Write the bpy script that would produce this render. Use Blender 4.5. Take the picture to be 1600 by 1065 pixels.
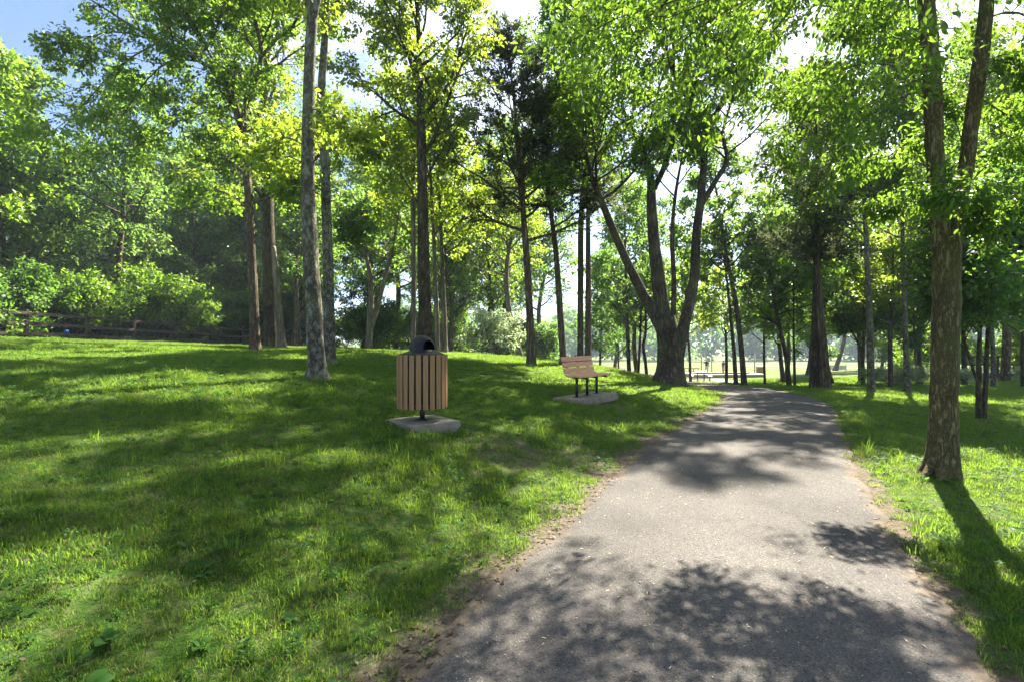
import bpy, bmesh, math
import numpy as np
from mathutils import Vector, Matrix

for _o in list(bpy.data.objects):
    bpy.data.objects.remove(_o)
SC = bpy.context.scene
COL = SC.collection
R = math.radians

# ------------------------------------------------------------------ camera
F, CX, CY, H = 800.0, 800.0, 532.5, 1.5      # photo pixels (1600 wide), eye height
cam_d = bpy.data.cameras.new('camera')
cam_d.lens, cam_d.sensor_width = 18.0, 36.0
cam_d.clip_start, cam_d.clip_end = 0.05, 6000
cam = bpy.data.objects.new('camera', cam_d)
cam.location = (0, 0, H)
cam.rotation_euler = (R(90), 0, 0)
COL.objects.link(cam)
SC.camera = cam

# ------------------------------------------------------------------ sky, sun, exposure
SUN_AZ, SUN_EL = 35.0, 48.0                  # degrees right of the view, above the horizon
world = bpy.data.worlds.new('World')
SC.world = world
world.use_nodes = True
wn, wl = world.node_tree.nodes, world.node_tree.links
wn.clear()
sky = wn.new('ShaderNodeTexSky')
sky.sky_type = 'NISHITA'
sky.sun_disc = False
sky.sun_elevation = R(SUN_EL)
sky.sun_rotation = R(SUN_AZ)
sky.air_density, sky.dust_density, sky.ozone_density = 0.62, 1.2, 3.0
tc = wn.new('ShaderNodeTexCoord')
mp = wn.new('ShaderNodeMapping'); mp.inputs['Scale'].default_value = (1.0, 1.0, 2.4); mp.inputs['Location'].default_value = (7, 2, 5)
nz = wn.new('ShaderNodeTexNoise'); nz.inputs['Scale'].default_value = 1.7; nz.inputs['Detail'].default_value = 7; nz.inputs['Roughness'].default_value = 0.6
rp = wn.new('ShaderNodeValToRGB')
rp.color_ramp.elements[0].position, rp.color_ramp.elements[1].position = 0.48, 0.74
mxc = wn.new('ShaderNodeMixRGB'); mxc.inputs['Color2'].default_value = (8.5, 8.7, 9.0, 1)
bg = wn.new('ShaderNodeBackground'); bg.inputs['Strength'].default_value = 0.055
wo = wn.new('ShaderNodeOutputWorld')
wl.new(tc.outputs['Generated'], mp.inputs['Vector']); wl.new(mp.outputs['Vector'], nz.inputs['Vector'])
wl.new(nz.outputs['Fac'], rp.inputs['Fac']); wl.new(rp.outputs['Color'], mxc.inputs['Fac'])
wl.new(sky.outputs['Color'], mxc.inputs['Color1']); wl.new(mxc.outputs['Color'], bg.inputs['Color'])
wl.new(bg.outputs['Background'], wo.inputs['Surface'])

sun_d = bpy.data.lights.new('sun', 'SUN')
sun_d.energy, sun_d.angle, sun_d.color = 5.0, R(0.53), (1.0, 0.93, 0.80)
sun = bpy.data.objects.new('sun', sun_d)
COL.objects.link(sun)
_sd = Vector((math.sin(R(SUN_AZ)) * math.cos(R(SUN_EL)), math.cos(R(SUN_AZ)) * math.cos(R(SUN_EL)), math.sin(R(SUN_EL))))
sun.rotation_euler = _sd.to_track_quat('Z', 'Y').to_euler()
sun.location = (30, 50, 60)

SC.view_settings.view_transform = 'Standard'
SC.view_settings.look = 'None'
SC.view_settings.exposure = 2.68
SC.view_settings.gamma = 1.0
SC.view_settings.use_curve_mapping = False
cy = SC.cycles
cy.use_denoising = True
try:
    cy.denoiser = 'OPENIMAGEDENOISE'
except Exception:
    pass
cy.max_bounces, cy.diffuse_bounces, cy.glossy_bounces, cy.transmission_bounces = 6, 4, 2, 4
cy.volume_bounces, cy.transparent_max_bounces = 0, 4
cy.sample_clamp_indirect = 6.0
cy.caustics_reflective = cy.caustics_refractive = False

# ------------------------------------------------------------------ helpers
def pix(px, py, D):
    return np.array([(px - CX) / F * D, D, H - (py - CY) / F * D])

def tag(o, label=None, cat=None, group=None, kind=None):
    if label: o['label'] = label
    if cat: o['category'] = cat
    if group: o['group'] = group
    if kind: o['kind'] = kind
    return o

def empty(name, loc=(0, 0, 0), rz=0.0, label=None, cat=None, group=None):
    o = bpy.data.objects.new(name, None)
    o.empty_display_size = 0.2
    o.location = tuple(float(v) for v in loc)
    o.rotation_euler = (0, 0, rz)
    COL.objects.link(o)
    return tag(o, label, cat, group)

def link(name, me, parent=None, loc=None, rot=None):
    o = bpy.data.objects.new(name, me)
    COL.objects.link(o)
    if parent is not None: o.parent = parent
    if loc is not None: o.location = loc
    if rot is not None: o.rotation_euler = rot
    return o

def copy_tree(root, loc, rz, sc, label=None, group=None):
    r = root.copy(); COL.objects.link(r)
    r.location = loc; r.rotation_euler = (0, 0, rz); r.scale = sc
    if label: r['label'] = label
    if group: r['group'] = group
    for ch in list(root.children):
        c = ch.copy(); COL.objects.link(c); c.parent = r
    return r

def quads_mesh(name, verts, quads, mat, smooth=False, tint=None, fattr=None):
    verts = np.asarray(verts, np.float32); quads = np.asarray(quads, np.int32)
    me = bpy.data.meshes.new(name)
    me.vertices.add(len(verts)); me.vertices.foreach_set('co', verts.ravel())
    me.loops.add(quads.size); me.loops.foreach_set('vertex_index', quads.ravel())
    me.polygons.add(len(quads)); me.polygons.foreach_set('loop_start', np.arange(len(quads), dtype=np.int32) * quads.shape[1])
    if smooth: me.polygons.foreach_set('use_smooth', np.ones(len(quads), bool))
    me.update(calc_edges=True)
    if tint is not None:
        a = me.attributes.new('tint', 'FLOAT', 'FACE'); a.data.foreach_set('value', np.asarray(tint, np.float32))
    for k, v in (fattr or {}).items():
        a = me.attributes.new(k, 'FLOAT', 'POINT'); a.data.foreach_set('value', np.asarray(v, np.float32))
    if mat: me.materials.append(mat)
    return me

def box_mesh(name, sx, sy, sz, mat, bevel=0.0, seg=1, origin=(0, 0, 0)):
    bm = bmesh.new(); bmesh.ops.create_cube(bm, size=1)
    for v in bm.verts:
        v.co.x = v.co.x * sx + origin[0]; v.co.y = v.co.y * sy + origin[1]; v.co.z = v.co.z * sz + origin[2]
    if bevel: bmesh.ops.bevel(bm, geom=bm.edges[:], offset=bevel, segments=seg, affect='EDGES', profile=0.6)
    me = bpy.data.meshes.new(name); bm.to_mesh(me); bm.free(); me.materials.append(mat)
    return me

def lathe_mesh(name, prof, seg, mat, keep=None, solid=0.0):
    """revolve (r, z) profile; keep(angle, r, z) -> bool drops faces"""
    n = len(prof); V = []; Q = []
    for i in range(seg):
        a = 2 * math.pi * i / seg
        for r, z in prof: V.append((r * math.cos(a), r * math.sin(a), z))
    for i in range(seg):
        j = (i + 1) % seg; am = 2 * math.pi * (i + .5) / seg
        for k in range(n - 1):
            if keep is None or keep(am, (prof[k][0] + prof[k + 1][0]) / 2, (prof[k][1] + prof[k + 1][1]) / 2):
                Q.append((i * n + k, j * n + k, j * n + k + 1, i * n + k + 1))
    me = quads_mesh(name, V, Q, mat, smooth=True)
    bm = bmesh.new(); bm.from_mesh(me); bmesh.ops.remove_doubles(bm, verts=bm.verts[:], dist=1e-5)
    bmesh.ops.dissolve_degenerate(bm, edges=bm.edges[:], dist=1e-6)
    bmesh.ops.recalc_face_normals(bm, faces=bm.faces[:])
    if solid: bmesh.ops.solidify(bm, geom=bm.faces[:], thickness=solid)
    bm.to_mesh(me); bm.free()
    return me

# ------------------------------------------------------------------ materials
def new_mat(name):
    m = bpy.data.materials.new(name); m.use_nodes = True
    m.node_tree.nodes.clear()
    return m, m.node_tree.nodes, m.node_tree.links

def ramp(n, stops, interp='LINEAR'):
    r = n.new('ShaderNodeValToRGB'); r.color_ramp.interpolation = interp
    e = r.color_ramp.elements
    while len(e) < len(stops): e.new(0.5)
    for i, (p, c) in enumerate(stops):
        e[i].position = p; e[i].color = (c[0], c[1], c[2], 1)
    return r

def noise(n, l, scale, detail=4, rough=.55, vec=None, stretch=None, coord='Object', dist=0.0):
    t = n.new('ShaderNodeTexNoise'); t.inputs['Scale'].default_value = scale
    t.inputs['Detail'].default_value = detail; t.inputs['Roughness'].default_value = rough; t.inputs['Distortion'].default_value = dist
    if vec is None:
        c = n.new('ShaderNodeTexCoord'); vec = c.outputs[coord]
    if stretch:
        m = n.new('ShaderNodeMapping'); m.inputs['Scale'].default_value = stretch; l.new(vec, m.inputs['Vector']); vec = m.outputs['Vector']
    l.new(vec, t.inputs['Vector'])
    return t

def mixc(n, l, fac, a, b, mode='MIX'):
    m = n.new('ShaderNodeMixRGB'); m.blend_type = mode
    for k, v in (('Fac', fac), ('Color1', a), ('Color2', b)):
        if isinstance(v, (int, float)): m.inputs[k].default_value = v
        elif isinstance(v, tuple): m.inputs[k].default_value = (*v[:3], 1)
        else: l.new(v, m.inputs[k])
    return m.outputs['Color']

def finish(n, l, color, rough=.7, spec=.3, bump=None, bstr=.5, bdist=.02, metal=0.0):
    p = n.new('ShaderNodeBsdfPrincipled'); o = n.new('ShaderNodeOutputMaterial')
    if isinstance(color, tuple): p.inputs['Base Color'].default_value = (*color, 1)
    else: l.new(color, p.inputs['Base Color'])
    if isinstance(rough, (int, float)): p.inputs['Roughness'].default_value = rough
    else: l.new(rough, p.inputs['Roughness'])
    p.inputs['Specular IOR Level'].default_value = spec; p.inputs['Metallic'].default_value = metal
    if bump is not None:
        b = n.new('ShaderNodeBump'); b.inputs['Strength'].default_value = bstr; b.inputs['Distance'].default_value = bdist
        l.new(bump, b.inputs['Height']); l.new(b.outputs['Normal'], p.inputs['Normal'])
    l.new(p.outputs['BSDF'], o.inputs['Surface'])
    return p

def leaf_mat(name, dark, mid, light, trans, tfac=.45, rough=.45, spec=.35):
    m, n, l = new_mat(name)
    a = n.new('ShaderNodeAttribute'); a.attribute_name = 'tint'
    oi = n.new('ShaderNodeObjectInfo')
    ad = n.new('ShaderNodeMath'); ad.operation = 'MULTIPLY_ADD'; ad.inputs[1].default_value = .3; ad.use_clamp = True
    sb = n.new('ShaderNodeMath'); sb.operation = 'SUBTRACT'; sb.inputs[1].default_value = .15
    l.new(oi.outputs['Random'], ad.inputs[0]); l.new(a.outputs['Fac'], sb.inputs[0]); l.new(sb.outputs[0], ad.inputs[2])
    rc = ramp(n, [(0, dark), (.5, mid), (1, light)]); l.new(ad.outputs[0], rc.inputs['Fac'])
    rt = ramp(n, [(0, tuple(v * .6 for v in trans)), (1, tuple(v * 1.25 for v in trans))]); l.new(ad.outputs[0], rt.inputs['Fac'])
    p = n.new('ShaderNodeBsdfPrincipled'); p.inputs['Roughness'].default_value = rough; p.inputs['Specular IOR Level'].default_value = spec
    l.new(rc.outputs['Color'], p.inputs['Base Color'])
    t = n.new('ShaderNodeBsdfTranslucent'); l.new(rt.outputs['Color'], t.inputs['Color'])
    mx = n.new('ShaderNodeMixShader'); mx.inputs['Fac'].default_value = tfac
    o = n.new('ShaderNodeOutputMaterial')
    l.new(p.outputs['BSDF'], mx.inputs[1]); l.new(t.outputs['BSDF'], mx.inputs[2]); l.new(mx.outputs[0], o.inputs['Surface'])
    return m

def bark_mat(name, dark, light, moss=(.10, .115, .035), mossf=.25, scale=9.0, stretch=(1, 1, .22), bd=.03, lichen=0.0):
    """furrowed bark: two ridged noises stretched along the trunk, with patches of moss and lichen"""
    m, n, l = new_mat(name)
    c = n.new('ShaderNodeTexCoord')
    def ridge(sc, st):
        t = noise(n, l, sc, 3, .6, c.outputs['Object'], st, dist=.35)
        a = n.new('ShaderNodeMath'); a.operation = 'SUBTRACT'; a.inputs[1].default_value = .5; l.new(t.outputs['Fac'], a.inputs[0])
        b = n.new('ShaderNodeMath'); b.operation = 'ABSOLUTE'; l.new(a.outputs[0], b.inputs[0])
        d = n.new('ShaderNodeMath'); d.operation = 'MULTIPLY'; d.inputs[1].default_value = 5.0; d.use_clamp = True; l.new(b.outputs[0], d.inputs[0])
        return d.outputs[0]
    r1 = ridge(scale, stretch); r2 = ridge(scale * 2.3, (stretch[0], stretch[1], stretch[2] * 1.6))
    n1 = noise(n, l, scale * 5, 4, .7, c.outputs['Object'])
    hgt = mixc(n, l, .4, r1, r2); hgt = mixc(n, l, .22, hgt, n1.outputs['Fac'])
    rc = ramp(n, [(.10, tuple(a * .6 for a in dark)), (.34, dark), (.72, light)]); l.new(hgt, rc.inputs['Fac'])  # darker crevices: furrow shade put into the bark colour
    n2 = noise(n, l, 1.6, 5, .6, c.outputs['Object'])
    rm = ramp(n, [(.45, (0, 0, 0)), (.66, (mossf, mossf, mossf))]); l.new(n2.outputs['Fac'], rm.inputs['Fac'])
    col = mixc(n, l, rm.outputs['Color'], rc.outputs['Color'], moss)
    n4 = noise(n, l, .8, 3, .6, c.outputs['Object'])
    rb = ramp(n, [(.3, (.7, .68, .66)), (.7, (1.2, 1.2, 1.2))]); l.new(n4.outputs['Fac'], rb.inputs['Fac'])
    col = mixc(n, l, 1, col, rb.outputs['Color'], 'MULTIPLY')
    if lichen:
        n3 = noise(n, l, 11, 5, .7, c.outputs['Object'], (1, 1, .7))
        rl = ramp(n, [(.50, (0, 0, 0)), (.64, (lichen,) * 3)]); l.new(n3.outputs['Fac'], rl.inputs['Fac'])
        col = mixc(n, l, rl.outputs['Color'], col, (.24, .25, .20))
    finish(n, l, col, .9, .12, hgt, 1.0, bd * 1.6)
    return m

M = {}
M['bark_brown'] = bark_mat('bark_brown', (.085, .064, .042), (.28, .215, .14))
M['bark_hero'] = bark_mat('bark_hero', (.10, .082, .040), (.33, .28, .155), mossf=.5, scale=26.0, stretch=(1, 1, .22), bd=.02)
M['bark_grey'] = bark_mat('bark_grey', (.06, .052, .04), (.20, .18, .145), mossf=.45, scale=9, stretch=(1, 1, .4), bd=.008, lichen=.6)
M['bark_cedar'] = bark_mat('bark_cedar', (.08, .056, .04), (.26, .195, .145), mossf=.1, scale=12, stretch=(1, 1, .08), bd=.02)
M['bark_dark'] = bark_mat('bark_dark', (.052, .040, .028), (.17, .132, .09), mossf=.35)
M['bark_pale'] = bark_mat('bark_pale', (.13, .105, .08), (.30, .26, .20), mossf=.15, scale=6, stretch=(1, 1, .12), bd=.015)

M['leaf'] = leaf_mat('leaf_green', (.014, .040, .007), (.036, .086, .014), (.085, .130, .026), (.25, .42, .03), .53)
M['leaf_near'] = leaf_mat('leaf_near_tree', (.012, .036, .007), (.032, .078, .014), (.080, .125, .028), (.22, .38, .03), .5)
M['leaf_yellow'] = leaf_mat('leaf_yellowgreen', (.020, .050, .008), (.050, .102, .015), (.105, .145, .026), (.37, .51, .035), .55)
M['leaf_deep'] = leaf_mat('leaf_deep_green', (.010, .032, .008), (.025, .066, .014), (.055, .100, .022), (.17, .34, .03), .5)
M['leaf_cool'] = leaf_mat('leaf_cool_green', (.015, .042, .014), (.036, .082, .026), (.078, .122, .042), (.24, .42, .06), .53)
M['leaf_cedar'] = leaf_mat('leaf_cedar', (.030, .044, .022), (.058, .078, .038), (.11, .12, .064), (.14, .18, .06), .4, .75, .12)
M['grass'] = leaf_mat('grass_blade', (.017, .058, .009), (.036, .106, .014), (.092, .155, .028), (.27, .42, .035), .46, .55, .2)
M['grass_dry'] = leaf_mat('grass_dry', (.12, .10, .045), (.20, .17, .08), (.28, .24, .12), (.24, .20, .09), .4, .6, .2)
M['weed'] = leaf_mat('weed_leaf', (.020, .060, .012), (.034, .094, .017), (.058, .12, .024), (.14, .30, .04), .4, .6, .12)
M['litter'] = leaf_mat('dead_leaf', (.06, .044, .030), (.12, .090, .060), (.23, .18, .12), (.12, .09, .05), .25, .7, .15)
M['seed'] = leaf_mat('seed_husk', (.30, .25, .15), (.42, .36, .23), (.55, .49, .34), (.3, .26, .15), .25, .6, .2)
M['flower_lit_leaf'] = leaf_mat('blossom_lit_leaf', (.12, .19, .08), (.22, .30, .15), (.48, .50, .38), (.4, .5, .22), .4, .6, .2)  # blossom; also sunlit leaf shine put into the pale end

def simple(name, col, rough=.7, spec=.3, nscale=30, namp=.25, bstr=.15, metal=0.0, stretch=None, bd=.004):
    m, n, l = new_mat(name)
    t = noise(n, l, nscale, 5, .6, stretch=stretch)
    rc = ramp(n, [(.3, tuple(v * (1 - namp) for v in col)), (.7, tuple(v * (1 + namp) for v in col))]); l.new(t.outputs['Fac'], rc.inputs['Fac'])
    finish(n, l, rc.outputs['Color'], rough, spec, t.outputs['Fac'], bstr, bd, metal)
    return m
M['can_slat'] = simple('can_slat_plastic', (.26, .150, .070), .6, .25, 26, .18, .12, stretch=(1, 1, .12))
M['bench_slat'] = simple('bench_slat_plastic', (.55, .29, .17), .6, .3, 18, .18, .15, stretch=(.12, 1, 1))
M['black_metal'] = simple('black_powder_coat', (.012, .012, .013), .45, .45, 60, .3, .06)
M['black_plastic'] = simple('black_plastic', (.006, .006, .008), .42, .25, 40, .3, .05)
M['steel'] = simple('bolt_steel', (.55, .54, .52), .35, .5, 50, .1, .02, 1.0)
M['fence_wood'] = simple('fence_wood', (.066, .052, .037), .9, .1, 14, .5, .4, stretch=(.1, 1, 1))
M['white_paint'] = simple('white_paint', (.74, .73, .70), .6, .3, 6, .10, .05)
M['tan_wood'] = simple('tan_wood', (.33, .22, .13), .8, .2, 10, .2, .2, stretch=(.15, 1, 1))
M['grey_wood'] = simple('grey_wood', (.36, .34, .30), .8, .2, 10, .2, .2, stretch=(.15, 1, 1))
M['sand'] = simple('pit_sand', (.14, .115, .085), .95, .1, 8, .3, .3)
M['blue_plastic'] = simple('blue_plastic', (.03, .18, .62), .4, .4, 20, .2, .1)
M['bird'] = simple('grey_feather', (.11, .11, .13), .8, .2, 30, .3, .1)
M['skin'] = simple('skin', (.42, .24, .17), .6, .3, 10, .05, .02)
M['shirt_dark'] = simple('dark_shirt', (.035, .03, .06), .9, .1, 20, .2, .1)
M['shirt_purple'] = simple('purple_shirt', (.11, .06, .17), .9, .1, 20, .2, .1)
M['shorts_pale'] = simple('pale_shorts', (.50, .48, .52), .9, .1, 20, .1, .1)
M['pants_tan'] = simple('tan_trousers', (.42, .26, .19), .9, .1, 20, .1, .1)
M['hair'] = simple('hair', (.03, .02, .014), .6, .3, 60, .3, .1)
M['dead_wood'] = simple('bare_dead_wood', (.30, .20, .12), .9, .1, 9, .35, .4, stretch=(1, 1, .1), bd=.02)

def m_concrete():
    m, n, l = new_mat('concrete_pad')
    a = noise(n, l, 4, 6, .65); b = noise(n, l, 120, 3, .6)
    r1 = ramp(n, [(.3, (.14, .118, .09)), (.5, (.25, .215, .165)), (.75, (.34, .30, .235))]); l.new(a.outputs['Fac'], r1.inputs['Fac'])
    r2 = ramp(n, [(.35, (.72, .72, .72)), (.6, (1, 1, 1))]); l.new(b.outputs['Fac'], r2.inputs['Fac'])
    c = mixc(n, l, 1.0, r1.outputs['Color'], r2.outputs['Color'], 'MULTIPLY')
    finish(n, l, c, .9, .2, b.outputs['Fac'], .5, .006)
    return m
M['concrete'] = m_concrete()

def m_asphalt():
    m, n, l = new_mat('asphalt')
    c = n.new('ShaderNodeTexCoord')
    v = n.new('ShaderNodeTexVoronoi'); v.inputs['Scale'].default_value = 170; l.new(c.outputs['Object'], v.inputs['Vector'])
    a = noise(n, l, 60, 4, .7, c.outputs['Object']); b = noise(n, l, .9, 5, .6, c.outputs['Object'])
    d = noise(n, l, 320, 2, .5, c.outputs['Object'])
    sep = n.new('ShaderNodeSeparateColor'); l.new(v.outputs['Color'], sep.inputs[0])
    rs = ramp(n, [(0, (.072, .068, .064)), (.7, (.095, .090, .085)), (.95, (.120, .114, .107)), (1, (.21, .195, .17))]); l.new(sep.outputs[0], rs.inputs['Fac'])
    rb = ramp(n, [(.3, (.72, .71, .70)), (.7, (1.2, 1.17, 1.13))]); l.new(b.outputs['Fac'], rb.inputs['Fac'])
    ra = ramp(n, [(.36, (.32, .32, .32)), (.45, (1, 1, 1))]); l.new(a.outputs['Fac'], ra.inputs['Fac'])
    col = mixc(n, l, 1, rs.outputs['Color'], rb.outputs['Color'], 'MULTIPLY')
    col = mixc(n, l, .8, col, ra.outputs['Color'], 'MULTIPLY')
    at = n.new('ShaderNodeAttribute'); at.attribute_name = 'edge'
    e2 = noise(n, l, 7, 5, .7, c.outputs['Object'])
    mm = n.new('ShaderNodeMath'); mm.operation = 'MULTIPLY'; l.new(at.outputs['Fac'], mm.inputs[0]); l.new(e2.outputs['Fac'], mm.inputs[1])
    re = ramp(n, [(.30, (0, 0, 0)), (.52, (.75, .75, .75))]); l.new(mm.outputs[0], re.inputs['Fac'])
    col = mixc(n, l, re.outputs['Color'], col, (.15, .115, .08))
    hm = mixc(n, l, .5, v.outputs['Distance'], a.outputs['Fac'])
    finish(n, l, col, .95, .10, hm, .7, .006)
    return m
M['asphalt'] = m_asphalt()

def m_ground():
    m, n, l = new_mat('lawn_ground')
    c = n.new('ShaderNodeTexCoord')
    a = noise(n, l, 1.1, 6, .65, c.outputs['Object']); b = noise(n, l, 22, 5, .7, c.outputs['Object']); d = noise(n, l, .22, 4, .6, c.outputs['Object'])
    g = ramp(n, [(.3, (.026, .060, .010)), (.55, (.042, .092, .014)), (.75, (.078, .115, .024))]); l.new(a.outputs['Fac'], g.inputs['Fac'])
    bb = ramp(n, [(.3, (.5, .5, .5)), (.62, (1.25, 1.22, 1.1))]); l.new(b.outputs['Fac'], bb.inputs['Fac'])
    green = mixc(n, l, 1, g.outputs['Color'], bb.outputs['Color'], 'MULTIPLY')
    fl = ramp(n, [(.3, (.060, .095, .022)), (.7, (.10, .12, .034))]); l.new(d.outputs['Fac'], fl.inputs['Fac'])
    field = mixc(n, l, .6, fl.outputs['Color'], bb.outputs['Color'], 'MULTIPLY')
    th = noise(n, l, 9, 6, .75, c.outputs['Object']); rth = ramp(n, [(.46, (0, 0, 0)), (.60, (.45, .45, .45))]); l.new(th.outputs['Fac'], rth.inputs['Fac'])
    green = mixc(n, l, rth.outputs['Color'], green, (.105, .088, .042))
    af = n.new('ShaderNodeAttribute'); af.attribute_name = 'field'
    col = mixc(n, l, af.outputs['Fac'], green, field)
    so = ramp(n, [(.3, (.050, .038, .027)), (.5, (.095, .076, .054)), (.7, (.155, .126, .092))]); l.new(b.outputs['Fac'], so.inputs['Fac'])
    ab = n.new('ShaderNodeAttribute'); ab.attribute_name = 'bare'
    col = mixc(n, l, ab.outputs['Fac'], col, so.outputs['Color'])
    aw = n.new('ShaderNodeAttribute'); aw.attribute_name = 'wood'
    wc = ramp(n, [(.3, (.030, .028, .014)), (.7, (.075, .065, .032))]); l.new(b.outputs['Fac'], wc.inputs['Fac'])
    col = mixc(n, l, aw.outputs['Fac'], col, wc.outputs['Color'])
    finish(n, l, col, .95, .1, b.outputs['Fac'], .8, .03)
    return m
M['ground'] = m_ground()

# ------------------------------------------------------------------ terrain
CTRL = [  # x, y, z  (camera foot = 0,0,0)
    (.8, 2.3, 0), (2, 4.8, 0), (4.8, 9.7, 0), (.2, -3, 0), (0, -12, 0), (6.2, 12, -.05), (7.6, 15, -.15), (8.6, 19, -.32), (9.5, 24, -.6), (10.5, 29, -.9), (11.5, 38, -1.45), (13, 50, -1.95),
    (4.7, 5.6, 0), (9.5, 10.4, -.1), (12.4, 17.7, -.3), (14.7, 19, -.38), (23.7, 23.8, -.6), (12.4, 21, -.42), (20, 2, -.15), (45, 20, -1.1), (45, 0, -.8), (20, -22, -.2), (60, -22, -.8),
    (-1.2, 6.85, .36), (1.6, 10.9, .20), (5.55, 18, -.02), (6.0, 14.2, -.08), (-3.55, 9.4, .80), (-4.47, 12.5, .91), (-9, 18, 1.15), (-11.2, 24, 1.18), (-7.2, 26, 1.0), (-2.9, 17, 1.0), (.7, 19, .60), (2, 20, .55), (3.0, 22.5, .50),
    (-21.9, 23.2, 1.62), (-18.4, 34.9, 1.13), (-2, 2, .28), (-5, 5, .66), (-10, 10, 1.05), (-22, 8, 1.6), (-6, -4, .6), (-22, -22, 1.2),
    (-15, 48, .9), (-5, 42, .45), (2.5, 38, -.1), (0, 60, -1.2), (-30, 70, .8), (-60, 30, 2.2), (-60, 90, 1.0), (-110, -22, 2), (-110, 60, 2.5), (-110, 230, -3),
    (16, 60, -2.35), (40, 60, -2.2), (30, 36, -1.2), (60, 60, -2.4), (110, 60, -3), (110, -22, -2), (20, 110, -3.7), (-20, 110, -3.2), (80, 110, -3.9), (250, 60, -4.5), (250, -22, -3), (0, 190, -6.2), (80, 190, -6.2), (160, 190, -6.4), (250, 230, -7), (50, 230, -7), (-60, 190, -5),
]
CT = np.array(CTRL, float)
def _phi(r2): return np.where(r2 > 0, .5 * r2 * np.log(np.maximum(r2, 1e-12)), 0)
_n = len(CT)
_K = _phi(((CT[:, None, :2] - CT[None, :, :2]) ** 2).sum(-1)) + np.eye(_n) * .4
_P = np.c_[np.ones(_n), CT[:, :2]]
_A = np.zeros((_n + 3, _n + 3)); _A[:_n, :_n] = _K; _A[:_n, _n:] = _P; _A[_n:, :_n] = _P.T
_W = np.linalg.solve(_A, np.r_[CT[:, 2], 0, 0, 0])
def tps(x, y):
    x = np.clip(np.asarray(x, float), -110, 250); y = np.clip(np.asarray(y, float), -22, 230)
    out = np.empty(x.shape)
    xf, yf, of = x.ravel(), y.ravel(), out.ravel()
    for s in range(0, len(xf), 20000):
        e = slice(s, s + 20000)
        r2 = (xf[e][:, None] - CT[None, :, 0]) ** 2 + (yf[e][:, None] - CT[None, :, 1]) ** 2
        of[e] = _phi(r2) @ _W[:_n] + _W[_n] + _W[_n + 1] * xf[e] + _W[_n + 2] * yf[e]
    return of.reshape(x.shape)

PATH_PTS = [(-.9, -9), (-.25, -4), (.15, 0), (.82, 2.3), (1.12, 2.95), (1.46, 3.6), (2.02, 4.8), (2.75, 6.2), (3.4, 7.3), (4.8, 9.7), (6.15, 12), (7.5, 15), (8.6, 19), (9.6, 24), (10.6, 29), (12, 38), (14, 52), (17, 72), (19, 90), (16, 108), (5, 128), (-10, 150)]
def catmull(P, step=.12):
    P = np.array(P, float); out = []
    for i in range(len(P) - 1):
        p0, p1, p2, p3 = P[max(i - 1, 0)], P[i], P[i + 1], P[min(i + 2, len(P) - 1)]
        m1 = (p2 - p0) / 2; m2 = (p3 - p1) / 2
        for t in np.linspace(0, 1, max(3, int(np.linalg.norm(p2 - p1) / step)), endpoint=False):
            out.append((2*t**3-3*t**2+1)*p1 + (t**3-2*t**2+t)*m1 + (-2*t**3+3*t**2)*p2 + (t**3-t**2)*m2)
    out.append(P[-1])
    return np.array(out)
PC = catmull(PATH_PTS)
_t = np.gradient(PC, axis=0); _t /= np.linalg.norm(_t, axis=1)[:, None]
PN = np.c_[_t[:, 1], -_t[:, 0]]                  # to the right of travel
PZ = tps(PC[:, 0], PC[:, 1])
HALF = 1.2
_PD, _PDZ = PC[::3], PZ[::3]
def path_dist(x, y):
    xf, yf = np.ravel(x), np.ravel(y); d = np.full(len(xf), 99.0); z = np.zeros(len(xf))
    near = np.where((yf < 155) & (yf > -15) & (xf > -16) & (xf < 26))[0]
    for s in range(0, len(near), 8000):
        ii = near[s:s + 8000]
        r2 = (xf[ii][:, None] - _PD[None, :, 0]) ** 2 + (yf[ii][:, None] - _PD[None, :, 1]) ** 2
        k = r2.argmin(1); d[ii] = np.sqrt(r2[np.arange(len(ii)), k]); z[ii] = _PDZ[k]
    return d.reshape(np.shape(x)), z.reshape(np.shape(x))
def sstep(a, b, v):
    t = np.clip((v - a) / (b - a), 0, 1); return t * t * (3 - 2 * t)
def wob(x, y, s=1.0, seed=0.0):
    x, y = np.asarray(x) * s, np.asarray(y) * s
    return (np.sin(1.3 * x + 2.1 * y + seed) + np.sin(2.7 * x - 1.9 * y + 1.7 + seed) + np.sin(-3.9 * x - 3.1 * y + .4 + 2 * seed) + np.sin(5.1 * x + .8 * y + 2.9) * .7 + np.sin(.9 * x - 6.3 * y + seed) * .7) / 4.4
def terrain(x, y, sink=False):
    x = np.asarray(x, float); y = np.asarray(y, float)
    z = tps(x, y) + .018 * wob(x, y, .9) * (np.abs(y) < 60)
    d, pz = path_dist(x, y)
    k = 1 - sstep(HALF + .05, HALF + 1.8, d)
    z = z * (1 - k) + (pz + .0) * k
    if sink: z = z - .07 * (1 - sstep(HALF - .22, HALF - .06, d))
    return z
def gz(x, y): return float(terrain(np.array([x]), np.array([y]))[0])
def fence_x(y): return -28.9 + .3 * y
def bare_mask(x, y):
    d, _ = path_dist(x, y)
    e = d - HALF + .17 * wob(x, y, 2.1, 3) + .07 * wob(x, y, 7, 1)
    left = np.asarray(x) < 1.2 + .5 * np.asarray(y)
    b = 1 - sstep(.05, np.where(left, .40, .07), e)
    for cx, cy_, r in ((-.05, 6.2, .75), (.9, 6.4, .6), (1.9, 8.9, .55), (2.15, 10.7, .75), (2.9, 9.9, .5), (2.3, 7.6, .5)):
        q = np.hypot(np.asarray(x) - cx, (np.asarray(y) - cy_) * .8) / r + .35 * wob(x, y, 3.3, 2)
        b = np.maximum(b, .6 * (1 - sstep(.45, 1.1, q)))
    return b
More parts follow.
